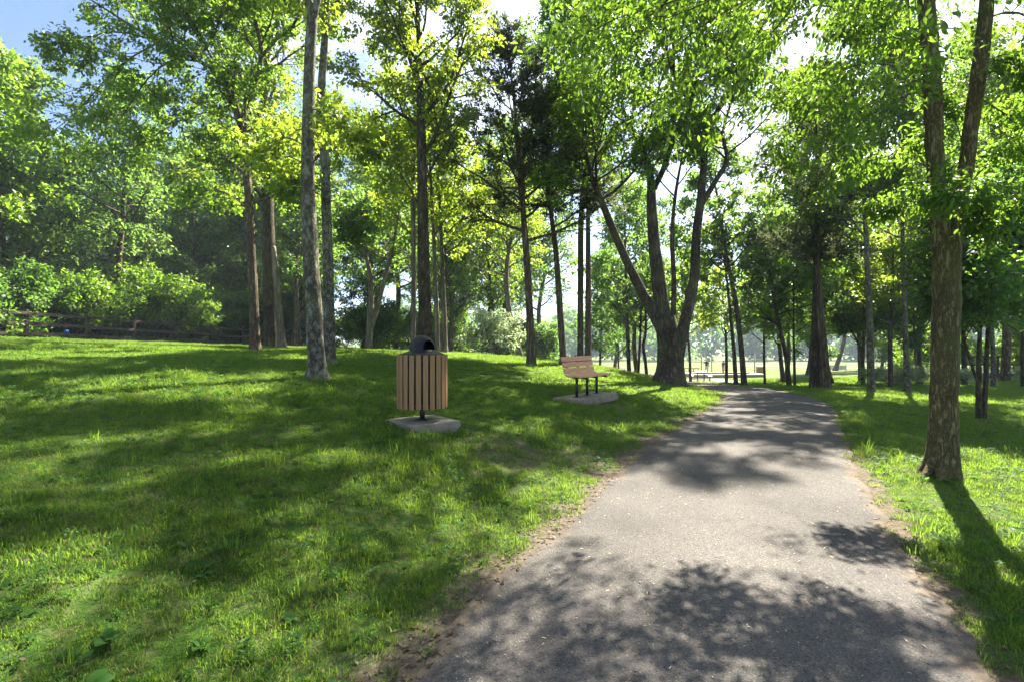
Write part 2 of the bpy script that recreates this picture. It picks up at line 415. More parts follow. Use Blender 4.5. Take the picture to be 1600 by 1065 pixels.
def wood_mask(x, y):
    x = np.asarray(x); y = np.asarray(y)
    a = sstep(-1.5, 1.5, fence_x(y) - x) * (y < 60)
    b = sstep(34, 40, y + .35 * wob(x, y, .4)) * (1 - sstep(.02, .12, x / np.maximum(y, 1))) * (y < 170)
    return np.maximum(a, b)
def field_mask(x, y):
    x = np.asarray(x); y = np.asarray(y)
    return sstep(26, 44, y + 2 * wob(x, y, .15))

def build_ground():
    u = np.linspace(-6.9, 6.9, 281); xs = 2.5 * np.sinh(u) + 2.0
    v = np.linspace(-4.0, 7.1, 300); ys = 5 + 2.5 * np.sinh(v)
    X, Y = np.meshgrid(xs, ys)
    Z = terrain(X, Y, sink=True)
    nx, ny = len(xs), len(ys)
    idx = np.arange(nx * ny).reshape(ny, nx)
    Q = np.stack([idx[:-1, :-1], idx[:-1, 1:], idx[1:, 1:], idx[1:, :-1]], -1).reshape(-1, 4)
    me = quads_mesh('ground', np.stack([X, Y, Z], -1).reshape(-1, 3), Q, M['ground'], True,
                    fattr={'bare': bare_mask(X, Y).ravel(), 'wood': wood_mask(X, Y).ravel(), 'field': field_mask(X, Y).ravel()})
    tag(link('ground', me), kind='structure')
build_ground()

def build_path():
    n = len(PC); ws = np.linspace(-1, 1, 13)
    s = np.arange(n) * .12
    eL = HALF + .05 * wob(s, s * .3, 1.5) + .035 * wob(s, s, 9.0); eR = HALF + .05 * wob(s, s * .4, 1.4, 4) + .035 * wob(s, s, 9.3, 2)
    V, E = [], []
    for j, w in enumerate(ws):
        off = np.where(w < 0, w * eL, w * eR)
        xy = PC + PN * off[:, None]
        z = PZ + .012 + .02 * (1 - w * w)
        V.append(np.c_[xy, z]); E.append(np.full(n, abs(w) ** 6))
    for w, e in ((-1, eL), (1, eR)):
        xy = PC + PN * (w * (e + .02))[:, None]
        V.append(np.c_[xy, PZ - .08]); E.append(np.ones(n))
    order = [13] + list(range(13)) + [14]
    V = np.stack([V[k] for k in order], 1); E = np.stack([E[k] for k in order], 1)
    m = V.shape[1]; idx = np.arange(n * m).reshape(n, m)
    Q = np.stack([idx[:-1, :-1], idx[:-1, 1:], idx[1:, 1:], idx[1:, :-1]], -1).reshape(-1, 4)
    me = quads_mesh('path', V.reshape(-1, 3), Q, M['asphalt'], True, fattr={'edge': E.ravel()})
    tag(link('path', me), kind='structure')
build_path()

# ------------------------------------------------------------------ trees
class Tree:
    def __init__(s, seed): 
        s.rng = np.random.default_rng(seed); s.V = []; s.Q = []; s.nv = 0
        s.lp, s.ld, s.ls, s.lt = [], [], [], []
    def tube(s, pts, rad, sides, flare=0.0, lobes=5, cap=False):
        pts = np.asarray(pts, float); rad = np.asarray(rad, float); n = len(pts)
        t = np.gradient(pts, axis=0); t /= np.linalg.norm(t, axis=1)[:, None] + 1e-9
        u = np.cross(t[0], (1, 0, .01) if abs(t[0][0]) < .8 else (0, 1, .01)); u /= np.linalg.norm(u)
        a = np.arange(sides) * 2 * np.pi / sides; ca, sa = np.cos(a), np.sin(a)
        rings = np.empty((n, sides, 3)); ph = s.rng.uniform(0, 6.28)
        h0 = pts[0][2]
        for i in range(n):
            u = u - t[i] * u.dot(t[i]); u /= np.linalg.norm(u) + 1e-9; v = np.cross(t[i], u)
            r = np.full(sides, rad[i])
            if flare:
                f = math.exp(-max(pts[i][2] - h0, 0) / (1.1 * rad[0])) * flare
                r = r * (1 + f * (.35 + .65 * np.maximum(0, np.cos(lobes * a / 1.0 + ph) * .6 + np.cos(2 * a + ph * 2) * .4)))
                r = r * (1 + .045 * np.cos(3 * a + pts[i][2] * 1.3 + ph) + .03 * np.cos(5 * a - pts[i][2] * 2.1))
            rings[i] = pts[i] + r[:, None] * (ca[:, None] * u + sa[:, None] * v)
        idx = np.arange(n * sides).reshape(n, sides) + s.nv; nx = np.roll(idx, -1, 1)
        s.Q.append(np.stack([idx[:-1], nx[:-1], nx[1:], idx[1:]], -1).reshape(-1, 4)); s.V.append(rings.reshape(-1, 3)); s.nv += n * sides
        if cap:
            c = np.array([pts[-1] + t[-1] * rad[-1] * .3])
            V2 = np.repeat(c, sides, 0) + (rings[-1] - c) * .15; s.V.append(V2); k = np.arange(sides) + s.nv; s.nv += sides
            s.Q.append(np.stack([idx[-1], nx[-1], np.roll(k, -1), k], -1))
    def limb(s, p, d, L, r, lvl, P):
        rng = s.rng; top = P['levels']
        nseg = (0, 7, 5, 3)[lvl] if top == 3 else (0, 5, 3)[min(lvl, 2)]
        pts = [np.asarray(p, float)]; d = np.asarray(d, float); d /= np.linalg.norm(d); ds = [d]
        for i in range(nseg):
            d = d + rng.normal(0, P['wig'], 3) + np.array([0, 0, P['up'] if lvl == 1 else P['up2']]) / nseg
            d /= np.linalg.norm(d); pts.append(pts[-1] + d * L / nseg); ds.append(d)
        pts = np.array(pts); ds = np.array(ds)
        if lvl < top or P['twigs']:
            s.tube(pts, r * np.linspace(1, .3, nseg + 1), (0, 7, 5, 3)[lvl])
        s.sprout(pts, ds, L, r, lvl, P)
    def sprout(s, pts, ds, L, r, lvl, P, t0=None):
        rng = s.rng; nseg = len(pts) - 1
        if lvl == P['levels']:
            n = max(1, int(P['nl'] * rng.uniform(.6, 1.4)))
            t = rng.uniform(.1, 1.08, n) * nseg; i = np.minimum(t.astype(int), nseg - 1)
            pos = pts[i] + (pts[i + 1] - pts[i]) * (t - i)[:, None] + rng.normal(0, P['spread'], (n, 3)) * (1, 1, .6)
            s.lp.append(pos); s.ld.append(ds[i] * P.get('along', .5) + rng.normal(0, .5, (n, 3)) + (0, 0, -P['droop'])); s.ls.append(rng.uniform(.65, 1.25, n) * P['leaf'])
            s.lt.append(np.clip(rng.normal(.5, .2) + rng.normal(0, .13, n), 0, 1))
            return
        n = P['nch'][lvl]; a0 = rng.uniform(0, 6.28)
        tt0 = t0 if t0 is not None else P.get('t0', .22)
        for k in range(n):
            t = (tt0 + (1.0 - tt0) * (k + rng.uniform(.2, .9)) / n) * nseg; i = min(int(t), nseg - 1)
            q = pts[i] + (pts[i + 1] - pts[i]) * (t - i); dd = ds[i + 1]
            u = np.cross(dd, (0, 0, 1)); nu = np.linalg.norm(u); u = u / nu if nu > .05 else np.array([1., 0, 0]); w = np.cross(u, dd)
            az = a0 + k * 2.4 + rng.uniform(-.4, .4)
            side = u * math.cos(az) + w * math.sin(az) * P.get('flat', .7)
            ang = R(rng.uniform(35, 65)); nd = dd * math.cos(ang) + side * math.sin(ang)
            s.limb(q, nd, L * P['ratio'] * (1.15 - .55 * t / nseg) * rng.uniform(.7, 1.25), r * .5 * (1.1 - .5 * t / nseg), lvl + 1, P)
    def stem(s, pts, rad, sides=10, flare=0.0, lobes=5, cap=False, sub=4):
        """smooth a stem polyline and add it; returns the smoothed line"""
        pts = np.asarray(pts, float); rad = np.asarray(rad, float)
        n = len(pts); out, ro = [], []
        for i in range(n - 1):
            p0, p1, p2, p3 = pts[max(i - 1, 0)], pts[i], pts[i + 1], pts[min(i + 2, n - 1)]
            m1, m2 = (p2 - p0) / 2, (p3 - p1) / 2
            for t in np.linspace(0, 1, sub, endpoint=False):
                out.append((2*t**3-3*t**2+1)*p1 + (t**3-2*t**2+t)*m1 + (-2*t**3+3*t**2)*p2 + (t**3-t**2)*m2); ro.append(rad[i] * (1 - t) + rad[i + 1] * t)
        out.append(pts[-1]); ro.append(rad[-1]); out = np.array(out); ro = np.array(ro)
        jit = s.rng.normal(0, 1, out.shape) * ro[:, None] * (.018 if ro[0] > .1 else .05); jit[0] = 0
        s.tube(out + jit, ro, sides, flare, lobes, cap)
        return out, ro
    def leaves_mesh(s, name, mat, aspect=.55, hero=False, curl=.25, sel=None):
        pos = np.concatenate(s.lp); d = np.concatenate(s.ld); sz = np.concatenate(s.ls); tn = np.concatenate(s.lt); rng = s.rng; n = len(pos)
        d /= np.linalg.norm(d, axis=1)[:, None] + 1e-9
        up = np.array([0, 0, 1.]) + rng.normal(0, .55, (n, 3))
        b = np.cross(d, up); b /= np.linalg.norm(b, axis=1)[:, None] + 1e-9; nn = np.cross(b, d)
        L = sz[:, None]; W = L * aspect * .5
        if hero:
            tip = pos + d * L - nn * L * curl * .5
            V = np.stack([pos, pos + d * L * .3 + b * W * .9 + nn * L * .05, pos + d * L * .65 + b * W * .8 - nn * L * .02, tip, pos + d * L * .65 - b * W * .8 - nn * L * .02, pos + d * L * .3 - b * W * .9 + nn * L * .05], 1)
            k = np.arange(n)[:, None] * 6
            Q = np.concatenate([k + [0, 1, 2, 3], k + [0, 3, 4, 5]]); tn = np.concatenate([tn, tn])
        else:
            V = np.stack([pos, pos + d * L * .45 + b * W + nn * L * .08, pos + d * L - nn * L * curl * .4, pos + d * L * .45 - b * W + nn * L * .08], 1)
            Q = np.arange(n)[:, None] * 4 + np.array([0, 1, 2, 3]); 
        return quads_mesh(name, V.reshape(-1, 3), Q, mat, False, tn)
    def wood_mesh(s, name, mat):
        return quads_mesh(name, np.concatenate(s.V), np.concatenate(s.Q), mat, True)
    def build(s, name, base, bark, leaf, label, cat='tree', group=None, **kw):
        root = empty(name, base, 0, label, cat, group)
        b = np.asarray(base, float)
        s.V = [v - b for v in s.V]; s.lp = [p - b for p in s.lp]
        link('trunk' if 'shrub' not in name else 'stems', s.wood_mesh('trunk', M[bark]), root)
        if s.lp: link('crown' if 'shrub' not in name else 'foliage', s.leaves_mesh('crown', M[leaf], **kw), root)
        return root

BASEP = dict(levels=3, nch=(0, 7, 5), ratio=.52, wig=.13, up=.5, up2=.15, nl=14, spread=.10, droop=.35, leaf=.13, twigs=True)
CEDARP = dict(levels=3, nch=(0, 8, 6), ratio=.40, wig=.10, up=.10, up2=.05, nl=13, spread=.06, droop=-.1, leaf=.17, twigs=False, along=1.1, flat=.45, t0=.15)

def limbs_on(T, line, rad, z0, n, L0, L1, P, ang=(50, 80), zmax=None, lean=None, pw=1.0):
    """n limbs along a stem above height z0; length goes from L0 (low) to L1 (top)"""
    rng = T.rng; z = line[:, 2]; ok = np.where(z >= z0)[0]
    if len(ok) < 2: ok = np.arange(len(line) - 2, len(line))
    a0 = rng.uniform(0, 6.28)
    for k in range(n):
        f = ((k + rng.uniform(.1, .9)) / n) ** pw; t = ok[0] + f * (ok[-1] - ok[0]); i = min(int(t), len(line) - 2)
        p = line[i] + (line[i + 1] - line[i]) * (t - i); az = a0 + k * 2.4 + rng.uniform(-.5, .5); an = R(rng.uniform(*ang)) * (1 - .45 * f)
        d = np.array([math.cos(az) * math.sin(an), math.sin(az) * math.sin(an), math.cos(an)])
        if lean is not None: d = d + np.asarray(lean)
        L = (L0 + (L1 - L0) * f) * rng.uniform(.75, 1.25)
        T.limb(p, d, L, max(min(rad[i] * .5, .022 * L + .01), .012), 1, P)

def named_tree(name, label, D, stems, bark, leaf, crown, seed, P=None, sides=10, flare=.5, limbs=(), group=None, cap=False, wscale=1.0, **kw):
    """stems: list of lists of (px, py, width_px[, dD]); the first starts on the ground"""
    T = Tree(seed); Pp = dict(BASEP); Pp.update(P or {}); Pp['nl'] *= 1.0 if P is CEDARP else 1.8; Pp['leaf'] *= .98
    x0 = (stems[0][0][0] - CX) / F * D; zg = gz(x0, D); base = np.array([x0, D, zg])
    wk = wscale * D / math.hypot(D, x0)          # an upright trunk looks wider away from the lens axis
    for si, st in enumerate(stems):
        pts = np.array([pix(q[0], q[1], D + (q[3] if len(q) > 3 else 0)) for q in st]); rad = np.array([q[2] for q in st]) * D / F / 2 * wk
        if si == 0:
            if pts[0][2] > zg + .02 or pts[0][2] < zg - .3: pts[0][2] = zg
            pts[0] = (x0, D, zg - .06)
        line, ro = T.stem(pts, rad, sides if si == 0 else max(6, sides - 2), flare if si == 0 else 0, cap=cap)
        for (z0py, n, L0, L1) in [c[1:] for c in crown if c[0] == si]:
            limbs_on(T, line, ro, H - (z0py - CY) / F * D, n, L0, L1, Pp)
        if crown and any(c[0] == si for c in crown):      # leader
            d = line[-1] - line[-3]; T.limb(line[-1], d, [c for c in crown if c[0] == si][0][4] * 1.0, ro[-1], 1, Pp)
    for lm in limbs:                                        # explicit limbs given as pixel lines
        pts = np.array([pix(q[0], q[1], D + (q[3] if len(q) > 3 else 0)) for q in lm]); rad = np.array([q[2] for q in lm]) * D / F / 2 * wk
        line, ro = T.stem(pts, rad, 7, sub=3)
        ds = np.gradient(line, axis=0); ds /= np.linalg.norm(ds, axis=1)[:, None]
        L = np.linalg.norm(np.diff(line, axis=0), axis=1).sum()
        T.sprout(line, ds, L, ro[0], 1, {**Pp, 'nch': (0, int(5 + L * 2.2), Pp['nch'][2]), 'ratio': Pp.get('lratio', .42)}, t0=.15)
    return T.build(name, base, bark, leaf, label, group=group, **kw)

# ---- left of the path
G_L = 'trees on the left lawn'
named_tree('ash_tree', 'mossy brown tree with a long bough arching left over the fence', 18, [
    [(400, 548, 25), (397, 480, 20), (393, 400, 19), (388, 300, 18), (383, 215, 16)],
    [(383, 220, 13), (366, 170, 11), (345, 120, 10), (300, 90, 8, -.5), (230, 55, 6, -1), (150, 5, 3, -1.5)],
    [(383, 220, 13), (395, 150, 11), (408, 85, 10), (400, 30, 8), (390, -60, 4)],
    [(408, 90, 8), (432, 62, 7), (455, 45, 6, -.5), (475, 5, 3, -1)]],
    'bark_brown', 'leaf', [(1, 130, 9, 3.2, 2.4), (2, 150, 9, 3.2, 2.2), (3, 80, 4, 2.2, 1.8), (0, 330, 4, 2.2, 2.2)], 11, dict(nl=19, leaf=.15), wscale=.75,
    limbs=[[(318, 97, 5, -.3), (270, 95, 4, -.8), (230, 125, 3, -1.2), (190, 185, 2, -1.5)], [(345, 120, 5), (290, 20, 4, -1.2), (200, -60, 3, -2)], [(383, 240, 5), (345, 190, 4, .8), (290, 150, 3, 1.4)],
           [(250, 65, 4, -.8), (170, 50, 3, -1.2), (90, 80, 2, -1.6)], [(250, 65, 4, -.8), (185, 105, 3, -.6), (120, 175, 2, -.4), (70, 215, 1.5, 0)], [(360, 165, 4), (280, 190, 3, .5), (205, 235, 2, .8)], [(390, 330, 4), (350, 300, 3, .6), (300, 300, 2, 1)]], group=G_L)
named_tree('oak_tree', 'thickest dark straight trunk just behind the mossy brown tree', 24, [
    [(426, 543, 33), (422, 450, 28), (419, 350, 25), (416, 250, 21), (413, 150, 15), (420, 60, 9), (425, -40, 4)]],
    'bark_dark', 'leaf_yellow', [(0, 330, 16, 4.2, 2.6)], 12, dict(nl=15, leaf=.17), wscale=.82, group=G_L)
named_tree('dead_tree', 'short pale bare trunk leaning beside the thickest dark trunk', 23, [
    [(441, 543, 15), (436, 490, 12), (431, 430, 11), (427, 385, 8)]], 'bark_pale', 'leaf', [], 13, cap=True)
named_tree('maple_tree', 'pale lichen-spotted trunk with spreading roots left of the trash can', 9.4, [
    [(497, 592, 30), (495, 560, 27), (491, 480, 26), (485, 400, 25), (481, 300, 22), (482, 200, 20), (484, 100, 18), (488, 30, 17)],
    [(488, 35, 13), (478, -40, 10), (470, -130, 7), (462, -240, 4)], [(488, 35, 12), (503, -30, 10), (516, -120, 7), (530, -230, 4)]],
    'bark_grey', 'leaf_yellow', [(1, -20, 9, 2.6, 1.6), (2, -20, 9, 2.6, 1.6)], 14, dict(nl=14, leaf=.11), sides=16, flare=1.1, group=G_L,
    limbs=[[(483, 235, 3), (450, 215, 2.5, .5), (405, 225, 1.5, .9)], [(484, 170, 3), (520, 180, 2.5, -.3), (555, 215, 1.5, -.6)], [(483, 260, 3), (450, 245, 2, .8), (425, 250, 1, 1.2)]])
named_tree('maple_tree', 'darker slim trunk close behind the pale lichen-spotted one', 12.5, [
    [(515, 570, 20), (513, 450, 17), (511, 350, 16), (507, 250, 15), (500, 195, 14), (505, 100, 12), (510, 20, 10), (516, -80, 7), (522, -180, 4)]],
    'bark_grey', 'leaf_yellow', [(0, 60, 13, 2.8, 1.6)], 15, dict(nl=14, leaf=.13), sides=12, flare=.6, group=G_L,
    limbs=[[(507, 240, 4), (545, 225, 3, .4), (590, 240, 2, .8)], [(509, 300, 3), (480, 290, 2, -.5), (440, 305, 1.5, -.8)]])
named_tree('locust_tree', 'slender forked tree with a broken split left stem at the wood edge', 26, [
    [(577, 548, 11), (578, 500, 10), (580, 445, 9), (573, 405, 7), (562, 372, 4)], [(577, 525, 7), (590, 480, 7.5), (604, 425, 6), (612, 395, 5), (622, 340, 3)]],
    'bark_pale', 'leaf_cool', [(1, 420, 10, 3.0, 2.2), (0, 390, 5, 2.0, 1.5)], 16, dict(nl=11, leaf=.2, twigs=False))
named_tree('hickory_tree', 'tall straight dark trunk rising directly behind the trash can', 17, [
    [(665, 556, 22), (663, 450, 20), (661, 350, 18), (659, 250, 15), (657, 150, 12), (655, 80, 9), (652, 10, 6), (650, -70, 3)]],
    'bark_dark', 'leaf_yellow', [(0, 250, 20, 3.2, 2.0)], 17, dict(nl=15, leaf=.15), sides=12, limbs=[[(660, 165, 5), (672, 140, 4.5), (650, 95, 4, -.4), (625, 45, 3, -.8)], [(661, 290, 4), (690, 235, 3, .4), (720, 190, 2, .6)], [(660, 330, 3), (625, 270, 2.5, .5), (590, 230, 2, .8)]], group=G_L)
named_tree('elm_tree', 'thin reddish trunk hugging the tall dark trunk behind the can', 19.5, [
    [(645, 556, 8), (646, 480, 7.5), (646, 380, 7), (645, 290, 6), (648, 200, 4)]], 'bark_pale', 'leaf_yellow', [(0, 330, 8, 2.6, 1.8)], 18, dict(nl=12, leaf=.16, twigs=False))
named_tree('elm_tree', 'pale leaning trunk right of the tall dark trunk, nearer the can', 22, [
    [(684, 556, 8), (682, 480, 7.5), (678, 380, 6), (672, 260, 4)]], 'bark_pale', 'leaf_yellow', [(0, 420, 9, 3.0, 2.0)], 19, dict(nl=12, leaf=.17, twigs=False))
named_tree('elm_tree', 'pale upright trunk, second to the right of the tall dark trunk', 22.5, [
    [(695, 556, 10), (693, 470, 8), (690, 380, 6), (686, 290, 4)]], 'bark_pale', 'leaf_yellow', [(0, 430, 10, 3.2, 2.2)], 20, dict(nl=12, leaf=.17, twigs=False))
G_C = 'cedar trees behind the bench'
named_tree('cedar_tree', 'tall dark cedar with bare lower trunk, left of the bench', 19, [
    [(830, 571, 17), (827, 470, 13.5), (821, 380, 12), (813, 280, 9), (805, 180, 6), (797, 100, 3)]], 'bark_cedar', 'leaf_cedar', [(0, 400, 26, 3.3, 1.5)], 21, CEDARP, wscale=.86, aspect=.3, group=G_C)
named_tree('cedar_tree', 'leaning cedar trunk rising just behind the left end of the bench', 20, [
    [(881, 562, 11.5), (874, 470, 10), (867, 380, 8), (856, 300, 6), (846, 210, 3)]], 'bark_cedar', 'leaf_cedar', [(0, 370, 18, 2.6, 1.2)], 22, CEDARP, aspect=.3, group=G_C)
named_tree('oak_tree', 'dark slim trunk behind the bench that forks high among cedar boughs', 22, [
    [(907, 560, 10), (907, 450, 9.5), (908, 350, 9), (913, 265, 10), (906, 190, 8), (892, 120, 5), (880, 60, 3)], [(911, 275, 6), (895, 225, 5), (880, 190, 3)]],
    'bark_dark', 'leaf_cool', [(0, 250, 14, 3.2, 2.0), (1, 230, 5, 2.2, 1.6)], 23, dict(nl=14, leaf=.17), group=G_C)
named_tree('cedar_tree', 'straight reddish cedar trunk behind the right end of the bench', 22, [
    [(919, 560, 10.5), (919, 450, 9), (919, 350, 7), (918, 250, 4)]], 'bark_cedar', 'leaf_cedar', [(0, 330, 14, 2.2, 1.2)], 24, CEDARP, aspect=.3, group=G_C)

# ---- the big many-stemmed tree
named_tree('maple_tree', 'massive many-stemmed tree with flared base beside the bend in the path', 18, [
    [(1046, 600, 44), (1046, 570, 37), (1045, 530, 36), (1039, 495, 33)],
    [(1034, 515, 19), (1010, 470, 17), (985, 420, 14), (960, 365, 12.5), (940, 315, 11), (928, 285, 8), (915, 240, 5)],
    [(1037, 505, 26), (1028, 430, 22), (1022, 380, 19), (1018, 320, 16), (1016, 275, 12), (1003, 230, 9), (985, 198, 7), (972, 165, 5), (960, 110, 3)],
    [(1018, 300, 10), (1035, 268, 9), (1055, 212, 8), (1078, 168, 7.5), (1052, 115, 6), (1040, 70, 5), (1030, 0, 4.5), (1020, -90, 3.5), (1015, -170, 2)],
    [(1078, 168, 6), (1090, 120, 5), (1105, 60, 4.5), (1115, -10, 4), (1135, -150, 2)],
    [(1050, 535, 10), (1053, 440, 8), (1050, 370, 7), (1056, 300, 5), (1066, 245, 3)],
    [(1054, 590, 22), (1064, 530, 20), (1084, 440, 16), (1088, 370, 14), (1095, 310, 13), (1099, 265, 11), (1105, 215, 9), (1128, 160, 8), (1168, 100, 7), (1200, 60, 6), (1240, 5, 4.5), (1270, -80, 3)],
    [(1093, 325, 10), (1120, 280, 8.5), (1136, 250, 7), (1130, 205, 5), (1150, 140, 3)]],
    'bark_dark', 'leaf', [(1, 330, 9, 3.0, 2.2), (2, 240, 8, 3.0, 2.2), (3, 200, 12, 3.0, 2.2), (4, 110, 8, 2.8, 2.2), (5, 330, 6, 2.2, 1.6), (6, 230, 9, 2.6, 1.8), (7, 260, 8, 2.6, 2.0)],
    25, dict(nl=13, leaf=.15), sides=20, flare=.75,
    limbs=[[(1052, 115, 6), (1052, 10, 5, -1.8), (1045, -90, 4, -3.6), (1035, -170, 2, -5.2)], [(1105, 60, 5), (1100, -60, 4, -2), (1100, -150, 3, -4), (1095, -230, 2, -5.5)],  # these limbs and the stem tops above the frame are added for lawn shade
           [(972, 165, 5), (950, 50, 4, -1.5), (920, -60, 3, -3), (880, -140, 2, -4.5)], [(1030, 0, 5), (1000, -100, 4, -2), (960, -180, 3, -4), (930, -250, 2, -5.5)]])

# ---- the big tree right of the path (near)
named_tree('ash_tree', 'nearest thick rough-barked trunk forking in two right of the path', 5.6, [
    [(1470, 750, 56), (1473, 715, 50), (1475, 640, 47), (1477, 560, 47), (1480, 470, 46), (1480, 410, 46), (1479, 370, 44)],
    [(1472, 385, 34), (1464, 300, 30), (1460, 220, 31), (1456, 140, 32), (1452, 60, 31), (1448, 0, 29), (1442, -120, 24), (1425, -300, 14), (1410, -450, 6)],
    [(1488, 390, 32), (1500, 310, 27), (1512, 240, 26), (1522, 170, 26), (1532, 90, 27), (1541, 15, 25), (1552, -100, 19), (1575, -260, 11), (1590, -400, 5)],
    [(1466, 705, 26), (1455, 730, 19, -.05), (1438, 749, 10, -.12), (1418, 762, 4, -.2)], [(1478, 710, 26), (1490, 735, 18, -.03), (1505, 752, 8, -.08)], [(1472, 712, 24), (1470, 745, 18, -.2), (1468, 768, 7, -.3)]],
    'bark_hero', 'leaf_near', [(1, -60, 14, 2.4, 1.6), (2, -60, 15, 2.4, 1.6)], 26, dict(nl=16, leaf=.074, spread=.065, droop=.55, lratio=.38), sides=26, flare=1.0, hero=True, aspect=.42,
    limbs=[[(1445, 125, 5), (1370, 135, 4, -.2), (1300, 165, 3, -.4), (1190, 215, 1.5, -.6)], [(1446, 110, 4), (1350, 100, 3, .3), (1270, 130, 2, .5), (1230, 190, 1, .6)],
           [(1448, 140, 4), (1380, 165, 3, -.5), (1300, 240, 1.5, -.8)], [(1535, 120, 5), (1580, 100, 4, -.3), (1640, 110, 2, -.6)],
           [(1450, -60, 7), (1350, -50, 5, -.5), (1200, -40, 4, -1.0), (1060, 0, 2.5, -1.3), (960, 30, 1.5, -1.4)], [(1447, -110, 7), (1260, -110, 5, -.8), (1120, -60, 3.5, -1.2), (1010, 30, 1.5, -1.2)],
           [(1442, -130, 6), (1230, -100, 4, .2), (1080, -40, 3, .6), (900, 30, 1.5, .8)], [(1449, -40, 6), (1300, -30, 4, .5), (1150, 20, 2.5, .7), (1100, 130, 1.5, .7)],
           [(1497, 330, 3), (1530, 345, 2.5, -.4), (1590, 330, 1.5, -.7)], [(1490, 390, 3), (1505, 330, 2, -.5), (1480, 300, 1.2, -.6)], [(1500, 310, 3), (1540, 260, 2.5, .3), (1600, 230, 1.5, .4)],
           [(1468, 330, 3), (1420, 300, 2, .3), (1370, 330, 1, .5)], [(1510, 250, 3), (1490, 180, 2, .3), (1470, 160, 1, .5)], [(1545, -30, 6), (1620, -60, 4, -.4), (1720, -20, 2.5, -.8)], [(1540, 30, 5), (1590, 20, 4, .4), (1660, 60, 2, .8)], [(1528, 150, 4), (1575, 180, 3, .3), (1640, 200, 2, .5)], [(1450, 20, 4), (1390, 10, 3, .4), (1310, 60, 1.5, .8)], [(1450, 60, 4), (1400, 60, 3, .8), (1340, 20, 1.5, 1.4)],
           [(1462, 270, 3), (1400, 240, 2, .6), (1340, 270, 1, .9)], [(1430, -250, 7), (1250, -260, 4, -.6), (1050, -170, 2, -1)], [(1447, -90, 7), (1370, -100, 5, 1.2), (1270, -70, 4, 2.4), (1170, -40, 2, 3.4)], [(1443, -130, 6), (1330, -120, 4, 1.0), (1210, -90, 3, 2.0), (1090, -40, 2, 2.8)], [(1440, -150, 6), (1380, -120, 4, -1.4), (1280, -40, 2, -2.2)]])  # limbs set back above the frame are added to shade the near path

# ---- right of the path, mid distance
G_R = 'trees on the right lawn'
named_tree('cedar_tree', 'dark broad cedar with thick trunk where the path bends', 21, [
    [(1272, 606, 24), (1273, 540, 20), (1275, 450, 18), (1278, 330, 12), (1276, 230, 7), (1275, 160, 3)]], 'bark_dark', 'leaf_cedar', [(0, 430, 26, 3.2, 1.2)], 31, CEDARP, wscale=.66, flare=.25, aspect=.3, group=G_R)
named_tree('cedar_tree', 'leaning brown trunk in front of the dark broad cedar', 20.3, [
    [(1294, 609, 12), (1289, 550, 10.5), (1283, 480, 9), (1277, 410, 7), (1272, 340, 4)]], 'bark_cedar', 'leaf_cedar', [(0, 430, 12, 2.0, 1.2)], 32, CEDARP, aspect=.3, group=G_R)
named_tree('cedar_tree', 'slimmer middle trunk of the cedar cluster by the path bend', 20.8, [
    [(1284, 608, 8), (1281, 550, 7), (1278, 480, 6), (1275, 400, 4)]], 'bark_cedar', 'leaf_cedar', [(0, 430, 8, 1.8, 1.0)], 33, CEDARP, aspect=.3, group=G_R)
named_tree('maple_tree', 'grey-barked straight trunk nearest left of the rough forked tree', 17.7, [
    [(1362, 615, 15), (1360, 560, 12.5), (1358, 480, 11), (1355, 410, 9), (1351, 330, 7), (1346, 230, 6), (1343, 130, 4.5), (1338, 40, 2)]], 'bark_grey', 'leaf', [(0, 400, 24, 2.8, 1.9)], 34, dict(nl=13, leaf=.15), group=G_R)
named_tree('maple_tree', 'second grey-barked trunk, between the first and the rough forked tree', 19, [
    [(1418, 611, 12), (1416, 560, 10), (1414, 500, 9), (1411, 400, 7), (1410, 310, 6), (1411, 200, 4.5), (1412, 110, 2)]], 'bark_grey', 'leaf_cool', [(0, 410, 22, 2.8, 1.9)], 35, dict(nl=13, leaf=.15), group=G_R)
named_tree('elm_tree', 'short dark trunk between the two grey-barked ones', 24, [
    [(1392, 601, 9), (1391, 570, 8.5), (1391, 530, 8), (1393, 470, 6), (1396, 400, 3)]], 'bark_dark', 'leaf_yellow', [(0, 520, 13, 3.0, 2.2)], 36, dict(nl=11, leaf=.18, twigs=False), group=G_R)
named_tree('elm_tree', 'small forked tree left of the first grey-barked trunk', 28, [
    [(1349, 595, 7), (1348, 565, 6), (1345, 545, 4), (1338, 530, 3)], [(1348, 565, 5), (1349, 530, 4), (1352, 480, 3)]], 'bark_dark', 'leaf', [(0, 545, 5, 2.2, 1.6), (1, 540, 7, 2.4, 1.8)], 37, dict(nl=11, leaf=.2, twigs=False), group=G_R)
named_tree('elm_tree', 'dark double-stemmed tree right of the rough forked tree', 10.4, [
    [(1530, 655, 12), (1529, 600, 10), (1530, 540, 8), (1534, 470, 6), (1540, 390, 4)], [(1537, 655, 10), (1540, 600, 9), (1543, 530, 8), (1548, 460, 7), (1560, 400, 4)], [(1528, 600, 5), (1512, 550, 5), (1502, 505, 3)]],
    'bark_dark', 'leaf_deep', [(0, 530, 12, 1.7, 1.2), (1, 520, 12, 1.8, 1.3), (2, 540, 4, 1.2, 1.0)], 38, dict(nl=15, leaf=.11), group=G_R)
named_tree('elm_tree', 'grey trunk right of the dark double-stemmed tree, near the footbridge', 23, [
    [(1552, 603, 10), (1552, 560, 9), (1550, 500, 7), (1550, 380, 6), (1552, 260, 4), (1555, 160, 2)]], 'bark_grey', 'leaf', [(0, 530, 24, 3.2, 2.0)], 39, dict(nl=12, leaf=.18, twigs=False), group=G_R)
